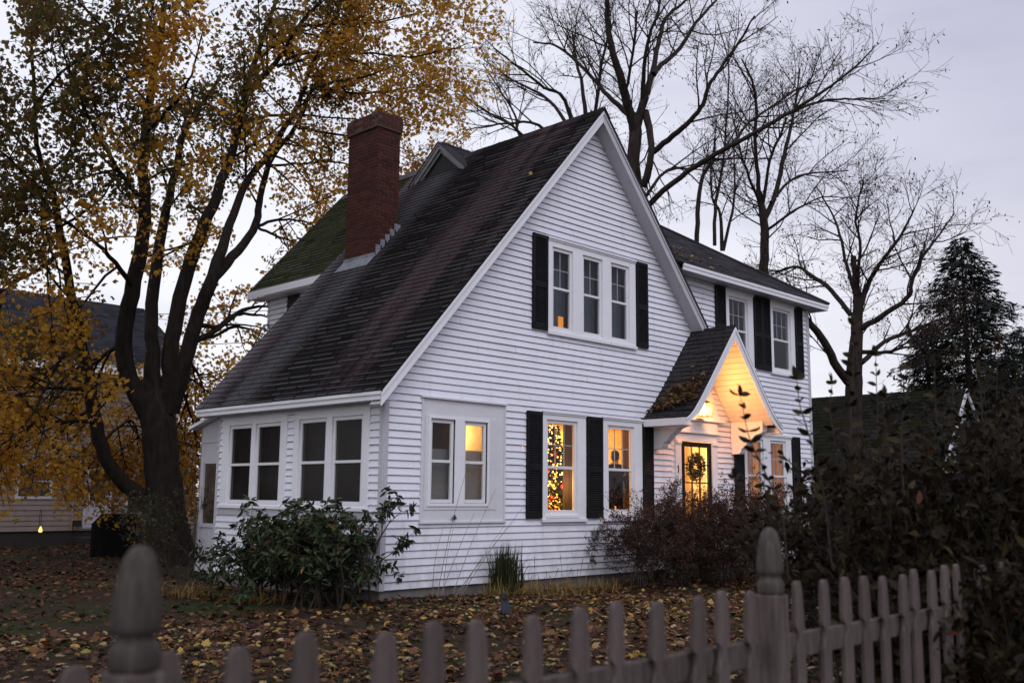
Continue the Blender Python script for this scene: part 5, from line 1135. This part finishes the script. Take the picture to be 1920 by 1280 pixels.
# ---- conifers at the right
M['hemlock'] = island_mat('dark hemlock needles', [(0, (.008, .012, .009)), (.6, (.016, .022, .015)), (1, (.03, .035, .024))], .7, .1)
def conifer(label, seed, u, v0, v1, d, half, dens):
    rng = np.random.RandomState(seed); top = at(u, v0, d); H = top.z - .05; b_ = Vector((top.x, top.y, .05))
    e = empty('conifer_tree', b_); tag(e, label, 'tree')
    T = Tubes(); T.add(np.array([[0, 0, 0], [.03, 0, H * .5], [0, 0, H * .99]]), [.24, .13, .01], 8); P = []; D = []
    z = H * .10
    while z < H * .985:
        f = 1 - z / H; L0 = half * f ** .72 + .12
        for q in range(9):
            a = rng.uniform(0, 2 * PI); L = L0 * rng.uniform(.40, 1.25); n = 7
            t = np.linspace(0, 1, n); dz = L * (.22 * t - .42 * t * t) * rng.uniform(.5, 1.3)
            pts = np.stack([L * t * math.cos(a), L * t * math.sin(a), z + dz], 1); T.add(pts, np.linspace(.03, .004, n) * (f + .2), 3)
            m_ = int(L * dens)
            s = rng.uniform(.12, 1, m_); side = rng.choice([-1, 1], m_); w_ = rng.uniform(0, .45, m_) * L * (1 - s * .75)
            px = L * s * math.cos(a) - side * w_ * math.sin(a) + .3 * w_ * math.cos(a); py = L * s * math.sin(a) + side * w_ * math.cos(a) + .3 * w_ * math.sin(a)
            pz = z + np.interp(s, t, dz) - w_ * .25 + rng.normal(0, .04, m_)
            P.append(np.stack([px, py, pz], 1)); D.append(np.stack([math.cos(a) * .7 - side * math.sin(a), math.sin(a) * .7 + side * math.cos(a), np.full(m_, -.35)], 1) + rng.normal(0, .3, (m_, 3)))
        z += .15 + .10 * f
    P = np.concatenate(P); D = np.concatenate(D)
    T.build('trunk', M['bark2'], e); leaves('crown', LANCE * np.array([.75, 1, 1]), P, rand_frames(len(P), rng, 1.2, D), rng.uniform(.16, .34, len(P)), M['hemlock'], e)
    print('conifer', len(P))
conifer('tall dark hemlock with a ragged spire right of the bare trees', 51, 1800, 440, 1000, 36, 4.2, 33)
conifer('shorter dark conifer at the far right edge behind the hemlock', 52, 1915, 610, 1000, 40, 4.2, 32)
conifer('small dark conifer in front of the cottage roof', 53, 1735, 600, 1000, 39, 2.0, 28)
# ------------------------------------------------------------------ shrubs and ground plants
def bush(name, label, base, seed, stems, P, outline, size, per, mat, stemmat, box, flat=.6, droop=0, spread=.05, cat='shrub', whorl=0):
    """stems grown from near the base; leaves on the last twigs. box: (rx, ry) of the root patch"""
    T = Tree(seed, P.get('minr', .004)); rng = T.rng; b_ = Vector(base); e = empty(name, b_); tag(e, label, cat)
    for i in range(stems):
        p = np.array([np.clip(rng.normal(0, 1), -1.15, 1.15) * box[0], np.clip(rng.normal(0, 1), -1.15, 1.15) * box[1], 0]) + np.array(b_); p[2] = b_.z
        d = np.array([rng.normal(0, P['lean']), rng.normal(0, P['lean']), 1.0]); d /= np.linalg.norm(d)
        T.grow(p, d, P['h'] * rng.uniform(.65, 1.1), P['r0'], 0, P)
    T.t.build('stems', stemmat, e, b_)
    ps, D = [], []
    for t in T.tips:
        if whorl:
            ax = t[-1] - t[-2]; ax /= np.linalg.norm(ax) + 1e-9
            for kk, c in enumerate((t[-1], t[len(t) // 2 + 1])):
                n = int(whorl * rng.uniform(.7, 1.2)) if kk == 0 else whorl // 3
                ps.append(np.repeat(c[None], n, 0) + rng.normal(0, .012, (n, 3)))
                r = rng.normal(size=(n, 3)); r -= ax * (r @ ax)[:, None]; r /= np.linalg.norm(r, axis=1, keepdims=True)
                D.append(r + ax * rng.uniform(-.1, .5, (n, 1)) + np.array([0, 0, -droop]))
        else:
            n = max(1, int(per * rng.uniform(.6, 1.4))); q = rng.uniform(.15, 1, n) * (len(t) - 1); i = q.astype(int).clip(0, len(t) - 2)
            c = t[i] + (t[i + 1] - t[i]) * (q - i)[:, None]; ps.append(c + rng.normal(0, spread, (n, 3)))
            dd = rng.normal(0, 1, (n, 3)) + (t[-1] - t[0])[None] / (np.linalg.norm(t[-1] - t[0]) + 1e-6) * .8; dd[:, 2] -= droop; D.append(dd)
    ps = np.concatenate(ps); D = np.concatenate(D)
    leaves('foliage', outline, ps, rand_frames(len(ps), rng, flat, D), rng.uniform(size[0], size[1], len(ps)), mat, e, b_)
    print(name, len(ps)); return e
M['rhodo'] = island_mat('leathery dark green leaves', [(0, (.016, .027, .010)), (.5, (.034, .052, .019)), (.9, (.055, .072, .028)), (.985, (.06, .075, .03)), (.99, (.30, .06, .02)), (1, (.35, .2, .05))], .5, .15, spec=.25)
RP = dict(seg=.2, wander=.22, up=(.02, .06, .10), levels=3, n=(6, 4), len=(.62, .34), rad=(.012, .007), ang=(25, 65), lean=.55, h=1.15, r0=.022)
RP2 = dict(RP, h=1.42, lean=.33)
bush('rhododendron_bush', 'dark green rhododendron with drooping leathery leaves at the house corner', (-.78, .12, .1), 61, 24, RP2, LANCE * np.array([1.25, 1, 1]), (.085, .145), 0, M['rhodo'], M['stem'], (.42, .42), .9, .35, whorl=11)
bush('rhododendron_bush', 'lower spreading rhododendron under the dark side windows', (-.80, 1.5, .1), 62, 17, dict(RP, h=1.0), LANCE * np.array([1.25, 1, 1]), (.085, .14), 0, M['rhodo'], M['stem'], (.28, .45), .9, .35, whorl=10)
M['red'] = island_mat('small reddish autumn leaves', [(0, (.022, .016, .010)), (.4, (.045, .022, .016)), (.8, (.085, .030, .022)), (1, (.12, .05, .02))], .55, .25)
TP = dict(seg=.2, wander=.17, up=(.0, .04, .03, .02), levels=4, n=(6, 5, 4), len=(.75, .42, .22), rad=(.009, .005, .003), ang=(20, 55), lean=.42, h=1.25, r0=.013, minr=.0022)
bush('thorny_shrub', 'twiggy reddish shrub in front of the shutter and front door', (5.9, -1.15, .1), 63, 40, dict(TP, h=1.5), OVAL, (.026, .05), 8, M['red'], M['stem'], (.8, .28), .5, .1, .02)
bush('thorny_shrub', 'twiggy reddish shrub right of the door beneath the paired windows', (7.6, -1.9, .1), 64, 46, dict(TP, h=1.55), OVAL, (.026, .05), 8, M['red'], M['stem'], (.6, .25), .5, .1, .02)
M['olive'] = island_mat('thin olive leaves', [(0, (.020, .024, .010)), (.7, (.045, .048, .02)), (1, (.09, .07, .025))], .6, .3)
bush('thin_shrub', 'thin leggy shrub between the maple trunk and the back entry', (-.1, 5.9, .1), 65, 11, dict(TP, h=1.5, n=(5, 4, 3), lean=.25), OVAL, (.05, .09), 3, M['olive'], M['stem'], (.35, .5), .5, .2, .03)
# tall dark lilac against the fence at the right
M['lilac'] = island_mat('dark lilac leaves', [(0, (.008, .0055, .003)), (.45, (.019, .0125, .005)), (.8, (.036, .025, .009)), (.985, (.06, .04, .013)), (1, (.10, .026, .014))], .65, .22, spec=.2)
LP = dict(seg=.22, wander=.10, up=(.10, .12, .10), levels=3, n=(7, 5), len=(.85, .42), rad=(.008, .0045), ang=(22, 60), lean=.34, h=1.8, r0=.014, minr=.0022)
OV2 = OVAL * np.array([1.0, 1, 1])
for i, (u, d, h, st, rx, lab) in enumerate(((1775, 6.3, 1.55, 22, .30, 'tall dark lilac bush just behind the fence with loose upright shoots'), (1850, 6.6, 1.6, 24, .34, 'dense dark lilac bush behind the fence in front of the hemlock'),
                              (1965, 7.6, 1.95, 22, .34, 'dark lilac bush at the right edge behind the fence'), (1735, 8.6, 1.4, 22, .5, 'dark lilac bush in the second row in front of the cottage gable'), (1930, 9.0, 1.85, 22, .5, 'dark lilac bush in the second row nearest the right edge'),
                              (1605, 8.0, 1.25, 24, .34, 'shorter dark bush to the left of the lilacs, in front of the house corner'), (1850, 5.75, 1.0, 20, .30, 'low dark bush pressed against the back of the pickets'), (1915, 6.15, 1.2, 22, .30, 'dark bush hiding the fence post at the right edge'), (1880, 5.4, .55, 16, .28, 'knee high dark bush in front of the fence at the right edge'))):
    b_ = at(u, 1000, d); bush('lilac_bush', lab, (b_.x, b_.y, .1), 70 + i, st, dict(LP, h=h, lean=.17), LANCE * np.array([1.5, 1, 1.8]), (.035, .095), 13, M['lilac'], M['stem'], (rx, rx * .8), .5, .25, .03)
def shoot(label, pts, seed, sz=.075):
    rng = np.random.RandomState(seed); q = smooth_line(np.array([list(p) for p in pts]), 8); b_ = Vector(q[0]); e = empty('leafy_shoot', b_); tag(e, label, 'plant')
    T = Tubes(); T.add(q, np.linspace(.006, .002, len(q)), 5); T.build('stem', M['stem'], e, b_)
    ps, D = [], []; L = np.cumsum(np.r_[0, np.linalg.norm(np.diff(q, axis=0), axis=1)]); s = L[-1]; k = 0
    while s > L[-1] * .25:
        c = np.array([np.interp(s, L, q[:, j]) for j in range(3)]); a = k * PI / 2 * .35 + .6
        for sg in (1, -1): ps.append(c); D.append([sg * FLATR.x * math.cos(a) + sg * FLATF.x * math.sin(a), sg * FLATR.y * math.cos(a) + sg * FLATF.y * math.sin(a), .45 + rng.normal(0, .12)])
        s -= .062; k += 1
    ps.append(q[-1]); D.append([.1, .1, 1]); ps.append(q[-1]); D.append([-.25, .1, 1])
    leaves('foliage', OVAL * np.array([.95, 1, 1]), ps, rand_frames(len(ps), rng, .9, np.array(D)), rng.uniform(sz * .8, sz * 1.15, len(ps)), M['lilac'], e, b_)
shoot('slender leafy shoot standing up in front of the lit porch', [at(1478, 1085, 5.4), at(1465, 960, 5.3), at(1432, 880, 5.2), at(1405, 820, 5.1), at(1388, 742, 5.05)], 81)
shoot('slender leafy shoot in front of the upper right corner of the house', [at(1560, 1060, 5.6), at(1540, 900, 5.5), at(1512, 800, 5.4), at(1500, 760, 5.4), at(1494, 712, 5.4)], 82)
shoot('short leafy shoot in front of the lower right shutter', [at(1440, 1090, 5.6), at(1400, 980, 5.5), at(1384, 920, 5.5), at(1378, 896, 5.5)], 83, .065)
shoot('leafy shoot with paired leaves overlapping the cottage roof', [at(1700, 1000, 5.8), at(1690, 820, 5.8), at(1706, 700, 5.8), at(1708, 632, 5.8)], 84, .08)
shoot('leafy shoot topped with upright leaves left of the cottage gable', [at(1600, 1000, 6), at(1595, 800, 6), at(1600, 690, 6), at(1602, 610, 6)], 85, .08)
for k, (u, v, d, wh) in enumerate(((1642, 668, 6.4, 'just left of the cottage ridge'), (1660, 745, 6.0, 'low against the cottage roof'), (1752, 690, 6.3, 'in front of the small conifer'), (1790, 655, 6.6, 'above the cottage gable peak'), (1838, 700, 6.0, 'right of the cottage gable'), (1872, 640, 6.4, 'in front of the hemlock'), (1905, 700, 6.2, 'at the right edge by the brown house'), (1560, 720, 6.6, 'beside the house corner over the far roof end'))):
    shoot('leafy lilac shoot with its tip ' + wh, [at(u + 20 - 9 * (k % 3), 1000, d), at(u + 8, 860, d), at(u + 3 * (-1) ** k, 770, d), at(u, v, d)], 140 + k, .07 + .008 * (k % 3))
# blades and stalks
M['blade'] = island_mat('green strap leaves', [(0, (.020, .030, .010)), (.6, (.05, .065, .02)), (1, (.12, .11, .04))], .6, .3)
M['straw'] = island_mat('golden dead blades', [(0, (.13, .07, .02)), (.5, (.27, .17, .045)), (1, (.36, .25, .09))], .7, .3)
def blades(name, label, base, seed, n, h, spread, lean, mat, wd=.011, cat='grass', group=None):
    rng = np.random.RandomState(seed); V, F = [], []; b_ = Vector(base); k = 6
    for i in range(n):
        a = rng.uniform(0, 2 * PI); ln = abs(rng.normal(0, lean)) + .05; L = h * rng.uniform(.6, 1.1); p = np.array([rng.normal(0, spread), rng.normal(0, spread), 0]); t = np.linspace(0, 1, k)
        o = np.stack([math.cos(a) * ln * L * t ** 1.6, math.sin(a) * ln * L * t ** 1.6, L * (t - .42 * min(ln, 1.4) * t * t)], 1) + p
        s = np.array([-math.sin(a), math.cos(a), 0]) * wd / 2 * np.array(1 - t ** 3)[:, None]
        V.append(np.concatenate([o - s, o + s])); F.append(np.stack([np.arange(k - 1), np.arange(1, k), np.arange(k + 1, 2 * k), np.arange(k, 2 * k - 1)], 1) + i * 2 * k)
    o = np_mesh(name, np.concatenate(V), [np.concatenate(F)], mat); o.location = b_; tag(o, label, cat, group, 'thing'); return o
blades('grass_clump', 'upright green grass clump against the front foundation', (2.35, -.30, .1), 91, 330, .88, .11, .22, M['blade'], .018)
for i, (x, y, h, lab) in enumerate(((1.95, -.55, .42, 'arching golden dead grass left of the green clump'), (2.85, -.45, .5, 'spiky brown dead grass just right of the green clump'), (2.5, -1.0, .38, 'low golden grass tuft in front of the green clump'), (3.45, -.75, .42, 'golden dead grass beneath the lit tree window'),
                               (4.15, -.9, .38, 'dead grass tuft below the outlet box'), (-1.6, 2.6, .42, 'golden grass tuft left of the rhododendrons'), (-1.9, 3.8, .42, 'golden grass tuft nearest the maple trunk'), (-1.35, 1.2, .36, 'golden grass tuft below the corner rhododendron'))):
    blades('dry_grass', lab, (x, y, .1), 100 + i, 95, h * .9, .2, 1.5, M['straw'], .015)
rng = np.random.RandomState(8); T = Tubes(); base = Vector((1.35, -.25, .1))
for (u0, v0, u1, v1) in ((812, 1115, 832, 985), (818, 1115, 880, 862), (822, 1112, 890, 960), (830, 1118, 850, 990), (845, 1110, 930, 915), (848, 1108, 965, 975), (860, 1090, 985, 945), (856, 1100, 946, 985)):
    a = on_y = None
    def hit(u, v, y):
        r = (at(u, v, 10) - CAM); t = (y - CAM.y) / r.y; return CAM + r * t
    a = hit(u0, v0, -.25); a.z = .1; b_ = hit(u1, v1, -.22 - rng.uniform(0, .15)); t = np.linspace(0, 1, 8)[:, None]
    q = np.array(a)[None] * (1 - t) + np.array(b_)[None] * t; q[:, 0] -= .05 * np.sin(t[:, 0] * PI) * rng.uniform(.4, 1.6); T.add(q, np.linspace(.0065, .0025, 8), 5)
o = T.build('dry_stalks', M['twig'], None, base); tag(o, 'tall bleached dead stalks leaning in front of the paired small windows', 'plant')
T = Tubes(); base = Vector((3.4, -.4, .1))
for k in range(9):
    x = 2.9 + k * .17 + rng.uniform(-.05, .05); h = rng.uniform(.25, .62); q = np.array([[x, -.4, .1], [x + .02, -.42, .1 + h * .6], [x + rng.uniform(-.02, .14), -.42, .1 + h]]); T.add(q, [.004, .003, .006], 4)
tag(T.build('dry_stalks', M['stem'], None, base), 'short brown seed stalks along the foundation right of the grass clump', 'plant')
T = Tubes(); base = Vector((5.3, -.8, .1))
for k in range(10):
    x = 5.0 + k * .07; h = rng.uniform(.5, .8); q = np.array([[x, -.8, .1], [x + .02, -.8, .1 + h * .5], [x + rng.uniform(-.04, .04), -.82, .1 + h]]); T.add(q, [.006, .005, .003], 4)
tag(T.build('dry_stalks', M['twig'], None, base), 'upright dry stems left of the reddish shrub below the hose spigot', 'plant')
# small solar spotlight on a stake
sl = empty('garden_light', (.04, -2.58, .1), math.radians(-30)); tag(sl, 'small dark solar garden light on a stake among the fallen leaves', 'light')
mb = MB(); mb.prism([(-.055, -.06, .10), (.055, -.06, .10), (.055, .02, .27), (-.055, .02, .27)], (0, .018, .008)); mb.build('solar_panel', noise_mat('blue solar panel', [(.3, (.010, .014, .024)), (.7, (.025, .034, .05))], 6, rough=.6, spec=.2), sl, .004)
mb = MB(); mb.lathe([(.012, 0), (.014, .14)], (0, .02, 0), 8); mb.build('stake', M['dark'], sl); mb = MB(); mb.lathe([(.045, .27), (.05, .30), (.045, .36), (.02, .37)], (0, .05, -.02), 12); mb.build('lamp_head', M['dark'], sl)
rock = MB(); rock.ball((0, 0, .05), .14, 10, 7, (1.3, 1, .55)); 
rock.v = [(x + random.uniform(-.015, .015), y + random.uniform(-.015, .015), z + random.uniform(-.01, .01)) for x, y, z in rock.v]
# ------------------------------------------------------------------ fallen leaves and grass
rng = np.random.RandomState(12)
def ground_leaves(name, label, P, size, mat, flat=3.2, seed=1):
    r = np.random.RandomState(seed); P = np.asarray(P, float); n = len(P); D = r.normal(0, 1, (n, 3)); D[:, 2] *= .28
    o = leaves(name, MAPLE * np.array([1, 1, 1.6]), P, rand_frames(n, r, flat, D), r.uniform(size[0], size[1], n), mat, None, (0, 0, 0)); tag(o, label, kind='stuff'); return o
M['litter'] = island_mat('fallen maple leaves', [(0, (.045, .022, .014)), (.16, (.085, .036, .018)), (.26, (.16, .07, .025)), (.34, (.34, .22, .11)), (.46, (.46, .27, .04)), (.58, (.48, .36, .11)), (.68, (.30, .11, .03)), (.78, (.50, .40, .22)), (.88, (.14, .05, .03)), (.95, (.28, .27, .05)), (1, (.42, .24, .16))], .6, .2, noise=.3)
M['litter_dark'] = island_mat('old brown leaves', [(0, (.024, .010, .006)), (.4, (.062, .023, .012)), (.75, (.13, .050, .019)), (1, (.22, .105, .034))], .7, .15)
def scatter(n, x0, x1, y0, y1, keep=None):
    x = rng.uniform(x0, x1, n); y = rng.uniform(y0, y1, n); ok = ~((x > -.05) & (x < 13.4) & (y > -.05) & (y < 7.8))
    dens = .5 + .5 * np.sin(x * 1.7 + np.sin(y * 1.1) * 1.5) * np.cos(y * 1.3 + np.sin(x * .8)); ok &= rng.uniform(0, 1, n) < .16 + .95 * dens ** 1.5
    if keep is not None: ok &= keep(x, y)
    x, y = x[ok], y[ok]; z = np.array([gz(a, b) for a, b in zip(x, y)]); return np.stack([x, y, z + rng.uniform(.004, .045, len(x))], 1)
ins = lambda x, y: (y > -9.9)
A = scatter(13000, -10.5, 4, -9.8, -.3); B_ = scatter(5500, 2, 11, -9.8, -.2); C_ = scatter(5000, -6, 0, -.3, 8); D_ = scatter(5000, -3, 6, 8, 19.3, lambda x, y: x < 7)
ground_leaves('fallen_leaves', 'yellow and tan maple leaves scattered over the lawn', np.concatenate([A, B_[: len(B_) // 2]]), (.045, .11), M['litter'])
ground_leaves('fallen_leaves', 'old brown leaves on the ground around the house and under the maple', np.concatenate([scatter(32000, -10, 9, -9.8, -.1), C_, D_, scatter(6000, -3, 7, 6, 19.2)]), (.045, .11), M['litter_dark'], seed=2)
# grass showing between the leaves
n = 26000; P = scatter(n, -10, 6, -9.9, -2.2, lambda x, y: np.sin(x * .9 + 1.2) * np.cos(y * .7) > -.35); k = len(P)
D = rng.normal(0, .45, (k, 3)); D[:, 2] += 1; P[:, 2] -= .03
o = leaves('lawn_grass', np.array([(-.045, 0, 0), (.045, 0, 0), (.02, .6, .05), (0, 1, .15)]), P, rand_frames(k, rng, 0, D), rng.uniform(.05, .12, k), island_mat('lawn blades', [(0, (.012, .022, .006)), (1, (.04, .06, .016))], .7, .3)); tag(o, 'short green grass between the fallen leaves', kind='stuff')
# leaves caught on the roofs
P = []
for q in range(620):
    v = abs(rng.normal(0, .28)); u = rng.uniform(0, .95); x = PX - 1.66 + v * .9 + .22 * (1 - u); z = np.interp(PX - x, [p[0] for p in hp], [p[1] for p in hp]); P.append((x, -1.0 + u * .95 * (1 - .35 * v), z + .03 + rng.uniform(0, .07) * math.exp(-v * 2)))
ground_leaves('roof_leaves', 'brown and yellow leaves piled on the flared left edge of the porch roof', P, (.05, .10), island_mat('piled roof leaves', [(0, (.05, .025, .014)), (.4, (.12, .06, .028)), (.7, (.2, .12, .05)), (1, (.26, .17, .06))], .6, .25), 1.2, 5)
P = [(3.55, .3, roofz(3.55) + .03), (1.2, 1.1, roofz(1.2) + .03), (2.4, 2.3, roofz(2.4) + .03), (.6, 3.2, roofz(.6) + .03), (3.3, 3.3, roofz(3.3) + .03)]
for q in range(60): x = 7.5 + abs(rng.normal(0, 1.2)); y = rng.uniform(-.3, .9); P.append((x + .2, y, 6.5 + (y + .4) * ws + .03))
ground_leaves('roof_leaves', 'a few pale leaves stuck to the shingles of the main roof and the right wing', P, (.06, .11), M['litter'], 2.5, 6)
